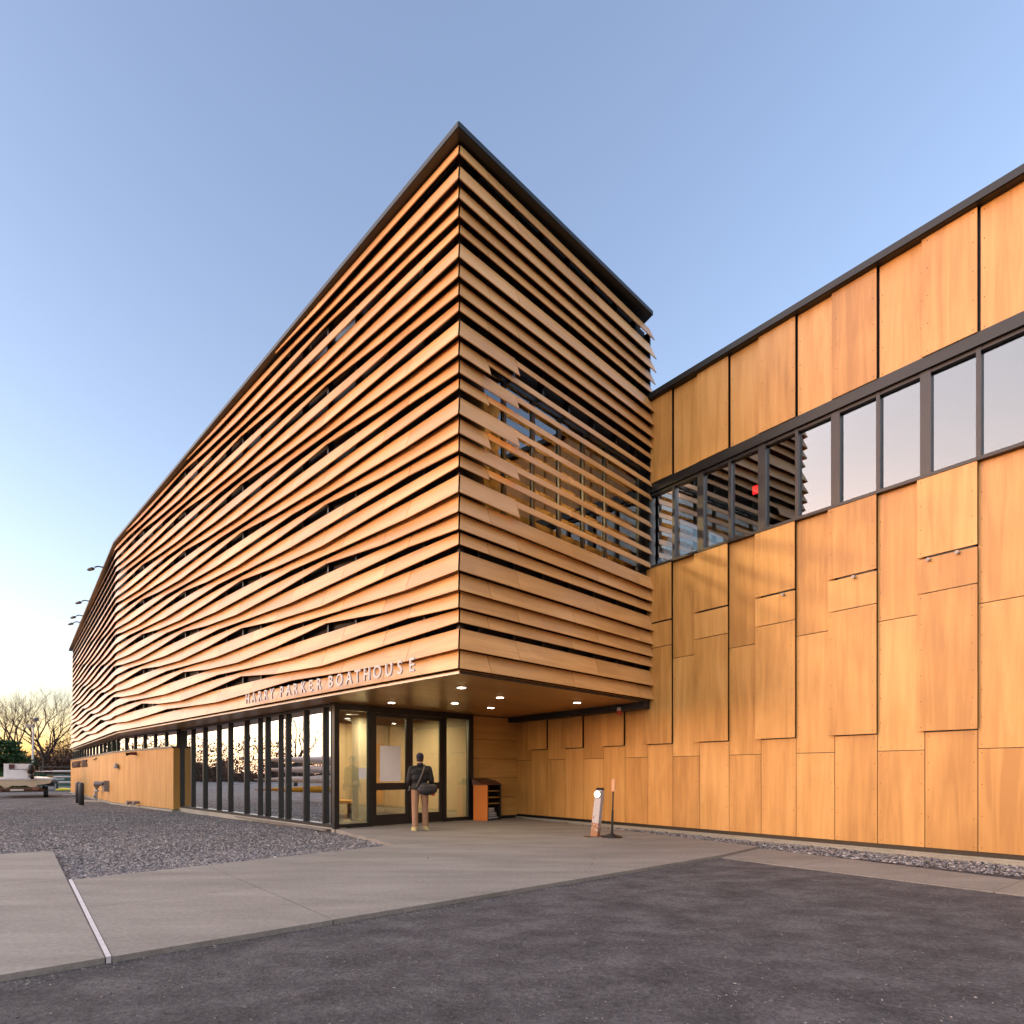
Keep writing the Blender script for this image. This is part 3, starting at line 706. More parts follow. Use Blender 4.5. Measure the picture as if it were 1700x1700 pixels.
# end wall of the far section
m = MB(); a, b = FM.pt(L2, -.05, 0), FM.pt(L2, -6, 0)
m.quad_hex([a+V3(0, 0, SOF), b+V3(0, 0, SOF), b+V3(0, 0, 9.6), a+V3(0, 0, 9.6)], [a+V3(.15, -.2, SOF), b+V3(.15, -.2, SOF), b+V3(.15, -.2, 9.6), a+V3(.15, -.2, 9.6)])
m.build('end_wall', M_BACK, house)

# ------------------------------------------------------------------ panelled wing
wing = thing('boathouse_wing', (4.5, 12.5, 0), 'long wing clad in large flat orange wood panels with a ribbon of dark windows', 'building')
fpart('core_wall', M_BLACK, wing, FW, -5, 12.0, 0.02, 6.06, -.30, -.05)
fpart('core_wall', M_BLACK, wing, FW, -5, 7.6, 8.06, 9.98, -.30, -.05)
fpart('kerb', M_KERB, wing, FW, -5, 12.0, KB, 0.019, -.3, .0)
fpart('kerb', M_KERB, wing, FW, -5, 12.0, KB-.02, -.005, .001, .05)
MOD = 1.405; S0 = 0.549
def panel(s0, s1, z0, z1, p): fpart('panel', M_PANEL, wing, FW, s0, s1, z0, z1, p-.022, p)
g = 0.006
for j in range(-4, 8):
    a = S0+MOD*j; mid = a+MOD/2; b = a+MOD
    panel(a+g, mid-g, 0.10, 1.965, 0.0)                       # lower recessed panel under the proud column
    panel(a-.01, mid+.085, 1.985, 4.20, 0.075)
    panel(mid+g, b-g, 0.10, 1.675, 0.0); panel(mid+g, b-g, 1.688, 3.895, 0.0)
    if j < 5:
        panel(a-.01, mid+.085, 4.215, 4.765, 0.075); panel(a-.01, mid+.085, 4.80, 6.07, 0.085)
        panel(mid+g, b-g, 3.908, 6.07, 0.0)
        panel(a-.002, mid+.03, 8.06, 9.97, 0.05); panel(mid+g, b-.035, 8.06, 9.97, 0.0)
fpart('packing', M_BLACK, wing, FW, -5, 12.0, 0.09, 1.98, -.049, -.023)
for j in range(-4, 8):
    a = S0+MOD*j; fpart('batten', M_BLACK, wing, FW, a+.03, a+.62, 2.0, 4.19 if j > 4 else 6.05, -.049, 0.052)
# screw heads of the nearer panels, too small to pick apart
sc_ = MB()
for j in range(-3, 5):
    a = S0+MOD*j; mid = a+MOD/2; b_ = a+MOD
    for (s0, s1, z0, z1, pp) in ((a, mid, .10, 1.965, 0), (a, mid+.085, 1.985, 4.20, .075), (mid, b_, .10, 1.675, 0), (mid, b_, 1.688, 3.895, 0), (a, mid+.085, 4.80, 6.07, .085), (mid, b_, 3.908, 6.07, 0), (a, mid, 8.06, 9.97, .05), (mid, b_-.03, 8.06, 9.97, 0)):
        nz = max(3, int((z1-z0)/.42)+1)
        for s in (s0+.05, s1-.05):
            for i in range(nz):
                z = z0+.06+(z1-z0-.12)*i/(nz-1); c = FW.pt(s, pp, z); sc_.tube([c, c+Vector((FW.n.x, FW.n.y, 0))*.004], .009, 6)
tag(sc_.build('screws', plain('screw head', (.16, .08, .035), .5), wing), kind='stuff')
# roof edge
fpart('roof_edge', M_ROOFM, wing, FW, -5, 7.4, 9.985, 10.11, -.4, 0.16, grain='s')
fpart('roof_edge', M_BLACK, wing, FW, -5, 7.4, 9.975, 9.984, -.4, 0.13, grain='s')
fpart('roof', M_BLACK, wing, FW, -5, 7.2, 9.98, 10.08, -6, -.41)
# ribbon window
fpart('window_head', M_BLACK, wing, FW, -5, 7.4, 7.86, 8.059, -.26, 0.03, grain='s')
fpart('window_sill', M_FRAME, wing, FW, -5, 7.4, 6.072, 6.125, -.26, 0.10, grain='s')
j = -4
while S0+MOD*j < 7.0:
    a = S0+MOD*j; mid = a+MOD/2; b = a+MOD
    for (s0, s1, w0, w1) in ((a, mid, .03, .075), (mid, b, .075, .03)):
        if s0 > 7.1: continue
        w = MB(); fbox(w, FW, s0, s0+w0, 6.126, 7.859, -.22, -.02); fbox(w, FW, s1-w1, s1, 6.126, 7.859, -.22, -.02)
        fbox(w, FW, s0+w0+.0005, s1-w1-.0005, 6.126, 6.17, -.22, -.03); fbox(w, FW, s0+w0+.0005, s1-w1-.0005, 7.80, 7.859, -.22, -.03)
        w = w.build('window', M_FRAMEG, wing)
        tilt = rnd.uniform(-.004, .004)
        pm = MB(); A = [FW.pt(s0+w0+.001, -.10+tilt, 6.171), FW.pt(s1-w1-.001, -.10-tilt, 6.171), FW.pt(s1-w1-.001, -.10-tilt, 7.799), FW.pt(s0+w0+.001, -.10+tilt, 7.799)]
        nv = Vector((FW.n.x, FW.n.y, 0))*0.008; pm.quad_hex(A, [x-nv for x in A]).build('pane', G_WING, w)
    j += 1
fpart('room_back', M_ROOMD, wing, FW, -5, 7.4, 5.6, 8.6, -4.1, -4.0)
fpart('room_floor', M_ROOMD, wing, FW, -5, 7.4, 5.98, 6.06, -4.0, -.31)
fpart('room_ceiling', M_ROOMC, wing, FW, -5, 7.4, 8.0, 8.05, -4.0, -.31)
# beam where the soffit meets the wing
fpart('beam', M_BLACK, wing, FW, 6.75, 12.05, 2.80, SOF-.006, 0.09, 0.32, grain='s')
for (u, v, pp) in ((1541, 929, .11), (1589, 917, .11), (1417, 958, .11), (1300, 987, .11), (1526, 1199, .02)):
    s = FW.s_at(u, pp); Y = FW.pt(s, pp, 0).y; z = H+(HORIZON-v)/F_PX*Y
    p = FW.pt(s, pp-.03, z); q = FW.pt(s, pp+.03, z)
    MB().tube([p, q], [0.022, 0.03], 10).build('sprinkler_cap', MATS['cap metal'] if 'cap metal' in MATS else plain('cap metal', (.30, .28, .27), .5), wing)

# ------------------------------------------------------------------ lettering
def letters(holder, txt, fr, s_list, z, p, size, depth, mat, xs=1.0):
    dg = bpy.context.evaluated_depsgraph_get()
    ex = Vector((-fr.d.x, -fr.d.y, 0)); en = Vector((fr.n.x, fr.n.y, 0)); ez = Vector((0, 0, 1))
    for ch, s in zip(txt, s_list):
        cu = bpy.data.curves.new('letter', 'FONT'); cu.body = ch; cu.size = size; cu.extrude = depth/2; cu.align_x = 'CENTER'; cu.offset = size*0.012; cu.resolution_u = 3
        to = bpy.data.objects.new('tmp', cu); COL.objects.link(to); bpy.context.view_layer.update()
        me = bpy.data.meshes.new_from_object(to.evaluated_get(bpy.context.evaluated_depsgraph_get()))
        o3 = fr.pt(s, p, z)
        for v in me.vertices:
            c = v.co.copy(); v.co = o3+ex*(c.x*xs)+ez*c.y+en*c.z
        me.name = 'letter'; COL.objects.unlink(to); bpy.data.objects.remove(to)
        me.materials.clear(); finish('letter', me, mat, holder)
us = [411.6, 421.6, 431.8, 442, 452, 468, 479.4, 491, 504, 516.5, 530, 549.6, 564, 580, 594, 609.7, 626.8, 646, 664.5, 684.2]
sg = thing('building_sign', FL.pt(4.5, .3, 3.05), 'raised pale letters HARRY PARKER BOATHOUSE along the lowest slat', 'sign')
letters(sg, 'HARRYPARKERBOATHOUSE', FL, [FL.s_at(u, .285) for u in us], 3.055, 0.285, 0.335, 0.03, M_LETTER)
sg2 = thing('wall_sign', F2.pt(16, .05, 1.9), 'dark raised letters high on the far end of the low wood wall', 'sign')
t2 = 'COMMUNITY ROWING'; n2 = [F2.s_at(120.5+1.55*i, .03) for i in range(len(t2))]
letters(sg2, t2.replace(' ', ''), F2, [s for s, ch in zip(n2, t2) if ch != ' '], 1.70, 0.03, 0.62, 0.05, M_LETTERD, 0.9)
#PART2
# ------------------------------------------------------------------ things at the entrance
def capsule(mb, a, b, ra, rb, n=10):
    a, b = Vector(a), Vector(b); d = (b-a).normalized()
    pts = [a-d*ra*.95, a-d*ra*.6, a, b, b+d*rb*.6, b+d*rb*.95]; rr = [ra*.3, ra*.8, ra, rb, rb*.8, rb*.3]
    mb.tube(pts, rr, n)
def ell(mb, c, r, n=12, m=8):
    c = Vector(c); prof = []
    for i in range(m+1):
        t = -math.pi/2+math.pi*i/m; prof.append((max(0.02, math.cos(t)), math.sin(t)))
    i0 = len(mb.v); mb.lathe((0, 0, 0), prof, n)
    for k in range(i0, len(mb.v)):
        x, y, z = mb.v[k]; mb.v[k] = (c.x+x*r[0], c.y+y*r[1], c.z+z*r[2])
def remeshed(mb, voxel, smooth_it=6):
    me = bpy.data.meshes.new('tmp'); me.from_pydata(mb.v, [], mb.f); me.update()
    o = bpy.data.objects.new('tmp', me); COL.objects.link(o)
    r = o.modifiers.new('r', 'REMESH'); r.mode = 'VOXEL'; r.voxel_size = voxel
    s = o.modifiers.new('s', 'SMOOTH'); s.iterations = smooth_it; s.factor = 0.5
    bpy.context.view_layer.update()
    out = bpy.data.meshes.new_from_object(o.evaluated_get(bpy.context.evaluated_depsgraph_get()))
    bpy.data.objects.remove(o); return out
def place(me, loc, head, name, mat, parent):
    """turn a mesh built with y forward, x right into the world and hang it on its thing"""
    hd = Vector((head[0], head[1], 0)).normalized(); rt = Vector((hd.y, -hd.x, 0)); L = Vector(loc)
    for v in me.vertices:
        c = v.co.copy(); v.co = L+rt*c.x+hd*c.y+Vector((0, 0, c.z))
    me.name = name; me.materials.clear()
    return finish(name, me, mat, parent, True)
def to_me(mb):
    me = bpy.data.meshes.new('m'); me.from_pydata(mb.v, [], mb.f); me.update(); return me
M_SKIN = plain('skin', (0.48, 0.27, 0.19), 0.55)
M_JACKET = plain('black jacket', (0.0045, 0.0045, 0.0055), 0.7, 0, 0.3, 9, 0.5, 22)
M_TROUS = plain('tan trousers', (0.30, 0.165, 0.095), 0.85, 0, 0.18, 8, 0.5, 18)
M_CAP = plain('navy knit cap', (0.016, 0.018, 0.040), 0.9, 0, 0.3, 60, 0.5, 200)
M_SHOE = plain('pale shoes', (0.50, 0.44, 0.20), 0.6)
M_BAG = plain('black bag cloth', (0.016, 0.014, 0.018), 0.6, 0, 0.4, 14, 0.4, 40)
M_STRAP = plain('grey strap webbing', (0.10, 0.085, 0.075), 0.7)
PL = (-2.11, 13.83, 0.0); PH = (-0.30, 0.954)
person = thing('person', PL, 'person in navy cap, black jacket and tan trousers facing the door', 'person')
b = MB()
capsule(b, (0, 0, 0.98), (0, 0.0, 1.12), .145, .15); capsule(b, (-.06, 0, 0.97), (.06, 0, 0.97), .13, .13)
capsule(b, (-.07, -.01, 1.20), (.07, -.01, 1.20), .142, .142); capsule(b, (-.11, 0, 1.33), (.11, 0, 1.33), .130, .130)
capsule(b, (-.15, .0, 1.40), (.15, .0, 1.40), .085, .085)
capsule(b, (0, 0, 1.40), (0, .02, 1.56), .065, .056)
ell(b, (0, .03, 1.655), (.074, .095, .112)); ell(b, (0, .075, 1.60), (.05, .055, .05))
capsule(b, (0, .125, 1.645), (0, .128, 1.622), .012, .017); ell(b, (-.076, .02, 1.645), (.014, .022, .032)); ell(b, (.076, .02, 1.645), (.014, .022, .032))
capsule(b, (-.10, .01, .93), (-.125, -.035, .50), .105, .075); capsule(b, (-.125, -.035, .50), (-.125, -.085, .10), .076, .070)
capsule(b, (.10, .01, .93), (.125, .05, .50), .105, .075); capsule(b, (.125, .05, .50), (.13, .05, .10), .076, .070)
capsule(b, (-.135, -.10, .05), (-.16, .09, .035), .045, .038); capsule(b, (.14, .03, .05), (.175, .21, .035), .045, .038)
# arms: the left one reaches for the handle, the right one hangs over the bag
capsule(b, (-.195, 0, 1.40), (-.250, .02, 1.14), .082, .070); capsule(b, (-.250, .02, 1.14), (-.235, .23, 1.04), .064, .050)
capsule(b, (.195, 0, 1.40), (.255, -.03, 1.15), .082, .070); capsule(b, (.255, -.03, 1.15), (.285, .06, .92), .064, .050)
def hand(wr, d, up, side):
    w, d, up, sd = Vector(wr), Vector(d).normalized(), Vector(up).normalized(), Vector(side).normalized()
    capsule(b, w+d*.01, w+d*.075, .028, .034)
    capsule(b, w+d*.03+up*.02, w+d*.08+up*.025, .020, .022)
    for k, ln in enumerate((.062, .074, .070, .055)):
        o = w+d*.09+up*(.027-.018*k); m1 = o+d*ln*.55; e = m1+d*ln*.25+sd*ln*.40
        capsule(b, o, m1, .0105, .0095); capsule(b, m1, e, .0095, .0085)
    capsule(b, w+d*.025+up*.03, w+d*.055+up*.058+sd*.012, .013, .011); capsule(b, w+d*.055+up*.058+sd*.012, w+d*.085+up*.060+sd*.03, .011, .0095)
hand((-.235, .24, 1.04), (.12, 1, .05), (0, 0, 1), (1, 0, 0))
hand((.285, .065, .915), (.0, .25, -1), (.0, 1, .2), (-1, 0, 0))
me = remeshed(b, 0.0105, 5)
cls = []
for p in me.polygons:
    c = p.center
    if c.z > 1.535: k = 0
    elif c.z > 0.945 and not (c.x < -.2 and c.y > .235) : k = 1
    elif c.x > .24 and c.z > .70: k = 0 if c.z < .925 else 1
    elif c.x < -.2 and c.y > .235: k = 0
    elif c.z < .085: k = 3
    else: k = 2
    cls.append(k)
bo = place(me, PL, PH, 'body', [M_SKIN, M_JACKET, M_TROUS, M_SHOE], person)
for p, k in zip(bo.data.polygons, cls): p.material_index = k
cap = MB(); cap.lathe((0, .018, 1.655), [(.088, -.015), (.094, .0), (.094, .03), (.088, .07), (.068, .10), (.035, .118), (.004, .124)], 20)
for k in range(len(cap.v)):
    x, y, z = cap.v[k]; cap.v[k] = (x*.93, .018+(y-.018)*1.16, z)
place(to_me(cap), PL, PH, 'cap', M_CAP, person)
hair = MB(); hair.lathe((0, .012, 1.60), [(.070, -.028), (.079, 0), (.080, .045)], 18)
place(to_me(hair), PL, PH, 'hair', plain('dark hair', (0.03, 0.018, 0.012), 0.8), person)
hem = MB(); hem.lathe((0, 0, 0.93), [(.168, 0), (.178, .01), (.176, .06), (.165, .16)], 24)
for k in range(len(hem.v)):
    x, y, z = hem.v[k]; hem.v[k] = (x*1.16, y*.92, z)
place(to_me(hem), PL, PH, 'jacket_hem', M_JACKET, person)
col = MB(); col.lathe((0, .008, 1.475), [(.085, 0), (.078, .03), (.070, .065), (.062, .065)], 18); place(to_me(col), PL, PH, 'collar', M_JACKET, person)
for sx, sy in ((-.145, -.01), (.158, .12)):
    so = MB(); so.lathe((0, 0, 0), [(1, 0), (1.02, .012), (1, .026)], 18)
    for k in range(len(so.v)):
        x, y, z = so.v[k]; so.v[k] = (sx+x*.052-y*.02, sy+y*.150-.02, z+.001)
    place(to_me(so), PL, PH, 'shoe_sole', M_SHOE, person)
bag = thing('shoulder_bag', (PL[0]+.08, PL[1]-.2, .88), 'round black shoulder bag hanging across the back of the person at the door', 'bag')
bm_ = MB(); ell(bm_, (.13, -.19, .93), (.235, .115, .125), 16, 10); ell(bm_, (.26, -.12, .95), (.13, .13, .12)); ell(bm_, (.10, -.19, 1.0), (.16, .09, .09))
place(remeshed(bm_, .014, 5), PL, PH, 'pouch', M_BAG, bag)
st = MB(); st.tube([(-.10, -.17, 1.0), (-.03, -.165, 1.16), (.04, -.165, 1.33), (.08, -.12, 1.46), (.10, -.01, 1.50), (.10, .10, 1.44)], .02, 6)
place(to_me(st), PL, PH, 'strap', M_STRAP, bag)
zp = MB(); zp.tube([(-.06, -.285, 1.0), (.1, -.305, 1.015), (.28, -.27, 1.01)], .008, 5); place(to_me(zp), PL, PH, 'zip', M_STRAP, bag)
tg = MB(); tg.box((.29, -.12, .83), (.06, .025, .08)); place(to_me(tg), PL, PH, 'orange_tag', plain('orange tag', (0.72, 0.12, 0.02), 0.6), bag)

# leaning path light
q = pix(988, 1389); M_GALV, _n, _l, _b = new_mat('galvanised with rust')
tc = _n.new('ShaderNodeTexCoord'); no = _n.new('ShaderNodeTexNoise'); no.inputs['Scale'].default_value = 9; no.inputs['Detail'].default_value = 6; _l.new(tc.outputs['Object'], no.inputs['Vector'])
sx = _n.new('ShaderNodeSeparateXYZ'); _l.new(tc.outputs['Object'], sx.inputs[0])
mr = _n.new('ShaderNodeMapRange'); mr.inputs[1].default_value = 0.0; mr.inputs[2].default_value = 0.55; mr.inputs[3].default_value = 0.62; mr.inputs[4].default_value = 0.30; _l.new(sx.outputs[2], mr.inputs[0])
cm = _n.new('ShaderNodeMath'); cm.operation = 'LESS_THAN'; _l.new(no.outputs['Fac'], cm.inputs[0]); _l.new(mr.outputs[0], cm.inputs[1])
mx = _n.new('ShaderNodeMix'); mx.data_type = 'RGBA'; mx.inputs[6].default_value = (.40, .37, .37, 1); mx.inputs[7].default_value = (.28, .12, .05, 1); _l.new(cm.outputs[0], mx.inputs[0]); _l.new(mx.outputs[2], _b.inputs['Base Color']); _b.inputs['Roughness'].default_value = .55
pl = thing('path_light', q, 'leaning grey and rusty post with a round lit lamp beside the walkway', 'path light')
top = q+V3(.10, .02, .96)
fd = Vector((-.62, -.78, 0)); rd = Vector((.78, -.62, 0))
m = MB()
def ring(c, w, d): return [c-rd*w-fd*d, c+rd*w-fd*d, c+rd*w+fd*d, c-rd*w+fd*d]
lo, hi = ring(q+V3(0, 0, .01), .080, .062), ring(top, .072, .056)
m.v = [tuple(p) for p in lo+hi]; m.f = [(3, 2, 1, 0), (4, 5, 6, 7)]+[(i, (i+1) % 4, 4+(i+1) % 4, 4+i) for i in range(4)]; m.uv = [(0, 0)]*24
m.build('post', M_GALV, pl)
m = MB(); a = ring(top+V3(0, 0, .001), .080, .064); c = ring(top+V3(.004, 0, .045), .05, .045)
m.v = [tuple(p) for p in a+c]; m.f = [(3, 2, 1, 0), (4, 5, 6, 7)]+[(i, (i+1) % 4, 4+(i+1) % 4, 4+i) for i in range(4)]; m.uv = [(0, 0)]*24; m.build('cap', M_BLACK, pl)
lc = top-V3(.012, .002, .085)
MB().tube([lc+fd*.055, lc+fd*.082], .074, 20).build('lamp_ring', M_BLACK, pl)
MB().tube([lc+fd*.0825, lc+fd*.088], .062, 20).build('lens', emit('path lamp lens', (1, .88, .66), 3.5), pl)
MB().box(q+V3(0, 0, .006), (.42, .24, .012), .2).build('base_plate', plain('rusty plate', (.09, .045, .03), .8, 0, .4), pl)
# stand with a card holder
q = pix(1016, 1390)
sd = thing('sign_stand', q, 'black pole stand with round base and a small blank tan board on top', 'sign stand')
MB().lathe(q, [(.215, 0), (.205, .02), (.12, .045), (.04, .075), (.03, .10)], 28).build('base', M_BLACK, sd, True)
MB().tube([q+V3(0, 0, .09), q+V3(.012, 0, .55)], [.027, .023], 10).build('lower_pole', M_BLACK, sd)
MB().tube([q+V3(.012, 0, .55), q+V3(.026, 0, .96)], .015, 10).build('upper_pole', M_BLACK, sd)
MB().box(q+V3(.026, -.02, 1.06), (.085, .03, .25), -.9).build('board', plain('tan board', (.62, .33, .18), .6), sd)
# cabinet with folded things by the board wall
K = Vector((-.675, 16.46, 0)); e1 = Vector((-.86, .51, 0)); e2 = Vector((.51, .86, 0))
cb = thing('cabinet', K, 'small orange cabinet with brown sloped lid standing beside the entrance', 'cabinet')
def kbox(mb, a0, a1, b0, b1, z0, z1):
    P = lambda a, b, z: K+e1*a+e2*b+V3(0, 0, z)
    mb.quad_hex([P(a0, b0, z0), P(a1, b0, z0), P(a1, b0, z1), P(a0, b0, z1)], [P(a0, b1, z0), P(a1, b1, z0), P(a1, b1, z1), P(a0, b1, z1)]); return mb
M_ORG = plain('orange laminate', (.62, .17, .02), .45)
kbox(MB(), 0, .46, 0, .03, 0, .98).build('front_panel', M_ORG, cb); kbox(MB(), 0, .46, .69, .72, 0, .98).build('rear_panel', M_BLACK, cb); kbox(MB(), .43, .46, .031, .689, 0, .98).build('far_side', M_ORG, cb)
for z in (.02, .45, .62, .80): kbox(MB(), .02, .429, .031, .689, z, z+.02).build('shelf', M_CLAD if z > .1 else M_BLACK, cb)
kbox(MB(), .0, .03, .031, .06, 0, .979).build('jamb', M_BLACK, cb); kbox(MB(), .0, .03, .65, .689, 0, .979).build('jamb', M_BLACK, cb)
m = MB(); P = lambda a, b, z: K+e1*a+e2*b+V3(0, 0, z)
lo = [P(-.03, -.03, .981), P(.49, -.03, .981), P(.49, .75, .981), P(-.03, .75, .981)]; hi = [P(.22, -.03, 1.02), P(.49, -.03, 1.16), P(.49, .75, 1.16), P(.22, .75, 1.10)]
m.v = [tuple(p) for p in lo+hi]; m.f = [(3, 2, 1, 0), (4, 5, 6, 7)]+[(i, (i+1) % 4, 4+(i+1) % 4, 4+i) for i in range(4)]; m.uv = [(0, 0)]*24; m.build('lid', plain('brown lid', (.085, .03, .018), .5), cb)
for i in range(5):
    z = .045+.065*i
    ww = ('lowest', 'second lowest', 'middle', 'second highest', 'topmost')[i]
    m = kbox(MB(), .03+.02*(i % 2), .38, .10+.03*(i % 3), .60-.05*i, z, z+.04+.008*(i % 2))
    tag(m.build('folded_cloth', plain('pale cloth %d' % i, (.34+.03*i, .37+.02*i, .42), .9)), 'folded pale grey cloth in the orange cabinet, %s of the pile' % ww, 'cloth', 'folded cloths in the cabinet')
# alarm strobe on the beam
s_ = FW.s_at(1028, .34); p = FW.pt(s_, .34, 2.80)
al = thing('alarm_strobe', p, 'small red and white alarm strobe under the cantilever by the wing', 'alarm')
MB().tube([p+V3(0, 0, .08), p], [.05, .06], 12).build('housing', M_ALU, al); MB().tube([p, p-V3(0, 0, .07), p-V3(0, 0, .10)], [.055, .055, .03], 12).build('red_lens', M_RED, al)
# few things on the sill inside the wing windows
for u, hgt, w, nm, lab, col in ((1104, .30, .05, 'bottle', 'white cylinder standing inside the leftmost wing window', (.7, .74, .74)),):
    s_ = FW.s_at(u, -.35); p = FW.pt(s_, -.33, 6.065)
    tag(MB().lathe(p, [(w, 0), (w, hgt*.9), (w*.8, hgt)], 14).build(nm, plain('sill '+nm, col, .5)), lab, nm)
s_ = FW.s_at(1142, -.35); p = FW.pt(s_, -.34, 6.065)
fl = thing('sill_flag', p, 'small leaning flag stick inside the second wing window', 'flag')
MB().tube([p, p+V3(.12, .0, .38)], .012, 6).build('stick', M_CLAD, fl); MB().box(p+V3(.06, 0, .16), (.03, .02, .26), 0, 0).build('cloth', plain('pinkish cloth', (.6, .35, .35), .8), fl)
s_ = FW.s_at(1253, -.4); p = FW.pt(s_, -.42, 7.20)
ex = thing('red_lamp', p, 'small red glowing sign hanging inside a wing window', 'sign')
MB().box(p, (.10, .04, .16), math.atan2(FW.d.y, FW.d.x)).build('panel', emit('red glow', (1, .02, .02), 1.2), ex)
MB().tube([p+V3(0, 0, .08), p+V3(0, 0, .80)], .008, 6).build('hanger', M_BLACK, ex)

# ------------------------------------------------------------------ fittings on and by the low wood wall
def on_wall(fr, u, v, p):
    s = fr.s_at(u, p); Y = fr.pt(s, p, 0).y; return fr.pt(s, p, H+(HORIZON-v)/F_PX*Y)
for (u, w) in ((129.5, 'rear'), (135, 'front')):
    base = pix(u, 1337.5 if w == 'front' else 1334, -.13); bo = thing('bollard', base, 'dark grey steel bollard guarding the gas meter, %s one of the pair' % w, 'bollard', 'bollards by the gas meter')
    MB().lathe(base-V3(0, 0, .05), [(.105, 0), (.105, 1.0), (.09, 1.045), (.05, 1.07), (.01, 1.075)], 18).build('pipe', plain('bollard paint '+w, (.035, .037, .042), .5), bo, True)
    MB().lathe(base, [(.135, -.03), (.135, .012), (.11, .02)], 18).build('footing', M_KERB, bo)
q = on_wall(F2, 160, 1318, .25)
gm = thing('gas_meter', (q.x, q.y, -.13), 'grey gas pipes and regulator standing against the low wood wall', 'gas meter')
dx = Vector((F2.d.x, F2.d.y, 0)); q = Vector((q.x, q.y, 0))
m = MB(); m.tube([q+dx*.42+V3(0, 0, -.15), q+dx*.42+V3(0, 0, .38)], .035, 8); m.tube([q-dx*.15+V3(0, 0, -.15), q-dx*.15+V3(0, 0, .40)], .035, 8); m.build('leg', M_PIPE, gm)
m = MB(); m.tube([q-dx*.6+V3(0, 0, .42), q+dx*.65+V3(0, 0, .40)], .05, 8); m.build('manifold', M_PIPE, gm)
m = MB(); ell(m, q-dx*.12+V3(0, 0, .72), (.14, .14, .20)); m.tube([q-dx*.12+V3(0, 0, .45), q-dx*.12+V3(0, 0, .62)], .05, 8); m.build('regulator', M_PIPE, gm, True)
m = MB(); m.tube([q-dx*.1+V3(0, 0, .75), q+dx*.45+V3(0, 0, .73)], [.05, .07], 10); m.build('side_pipe', M_PIPE, gm)
m = MB(); ell(m, q+dx*.42+V3(0, 0, .16), (.10, .10, .10)); m.build('valve', M_PIPE, gm, True)
MB().prism([(q.x-1.0, q.y+.45), (q.x-.9, q.y-.35), (q.x+1.0, q.y-.55), (q.x+1.0, q.y+.2)], -.2, -.075).build('pad', M_KERB, gm)
c = on_wall(F2, 176.5, 1305, .10)
eb_ = thing('meter_box', (c.x, c.y, c.z), 'grey electric meter box fixed to the low wood wall', 'meter box')
MB().box(c, (.36, .22, .52), math.atan2(F2.d.y, F2.d.x)).build('case', plain('grey box', (.17, .15, .15), .5), eb_)
MB().tube([c+V3(-.10, -.1, .12), c+V3(-.42, -.22, .12)], [.10, .12], 12).build('dial', M_PIPE, eb_)
c = on_wall(F1, 193, 1272, .10)
wl_ = thing('wall_lamp', c, 'cone shaped grey wall lamp on the low wood wall', 'lamp')
MB().lathe(c-V3(0, 0, .10), [(.13, 0), (.10, .08), (.04, .22), (.02, .24)], 14).build('shade', M_PIPE, wl_); MB().tube([c+V3(0, 0, .05), c+Vector((F1.n.x, F1.n.y, 0))*-.12+V3(0, 0, .05)], .03, 8).build('arm', M_PIPE, wl_)
c = on_wall(F1, 221, 1251, .12)
hc = thing('horn_device', c, 'small dark red horn high on the low wood wall', 'alarm')
m = MB(); m.box(c, (.22, .14, .12), .7); m.build('box', plain('dark red', (.12, .02, .015), .5), hc); MB().tube([c+V3(-.05, -.08, 0), c+V3(-.2, -.16, -.04)], [.04, .08], 10).build('bell', M_BLACK, hc)
for u, nm in ((220.5, 'left'), (231, 'right')):
    c = on_wall(F1, u, 1332, .0); n3 = Vector((F1.n.x, F1.n.y, 0))
    h = thing('hose_valve', c, 'capped water outlet low on the wood wall, %s of the two' % nm, 'valve', 'water outlets low on the wall')
    MB().tube([c, c+n3*.16, c+n3*.20-V3(0, 0, .02)], [.06, .07, .085], 12).build('outlet', M_PIPE, h); MB().tube([c+n3*.20-V3(0, 0, .02), c+n3*.23-V3(0, 0, .022)], [.10, .10], 12).build('cap', M_STEEL if nm == 'right' else M_PIPE, h)
c = on_wall(F2, 157, 1260, .04)
MBh = MB(); MBh.tube([c-dx*.7+V3(0, 0, .03), c+dx*.5-V3(0, 0, .04)], .025, 6); MBh.tube([c-dx*.7+V3(0, 0, .03), c-dx*.7-Vector((F2.n.x, F2.n.y, 0))*.06], .02, 6); MBh.tube([c+dx*.5-V3(0, 0, .04), c+dx*.5-Vector((F2.n.x, F2.n.y, 0))*.06-V3(0, 0, .04)], .02, 6)
tag(MBh.build('wall_rail', M_BLACK), 'short dark rail fixed near the top of the low wood wall', 'rail')

# floodlights on arms along the far roof edge
for (u, v, w) in ((160, 963, 'nearest and highest'), (137, 1022, 'second'), (127, 1045, 'third'), (122.5, 1063, 'farthest')):
    s = FM.s_at(u+9, .2); pp = FM.pt(s, .2, 0); pr = 1.05
    z = H+(HORIZON-v)/F_PX*pp.y+.05
    a = FM.pt(s, .2, roof_under('M', s)+.06); e = Vector((a.x-.26, a.y-.1, a.z-.02)); hd = e+V3(-.17, 0, -.09)
    fl = thing('floodlight', a, 'black floodlight on an arm at the far roof edge, %s of four' % w, 'floodlight', 'floodlights on the roof edge')
    MB().tube([a-V3(-.1, 0, 0), (a+e)/2+V3(0, 0, .05), e], .03, 6).build('arm', M_BLACK, fl)
    m = MB(); A = [hd+V3(-.13, -.09, -.06), hd+V3(.09, -.09, -.015), hd+V3(.13, -.09, .075), hd+V3(-.02, -.09, .03)]; m.quad_hex(A, [x+V3(0, .18, 0) for x in A]); m.build('head', M_BLACK, fl)

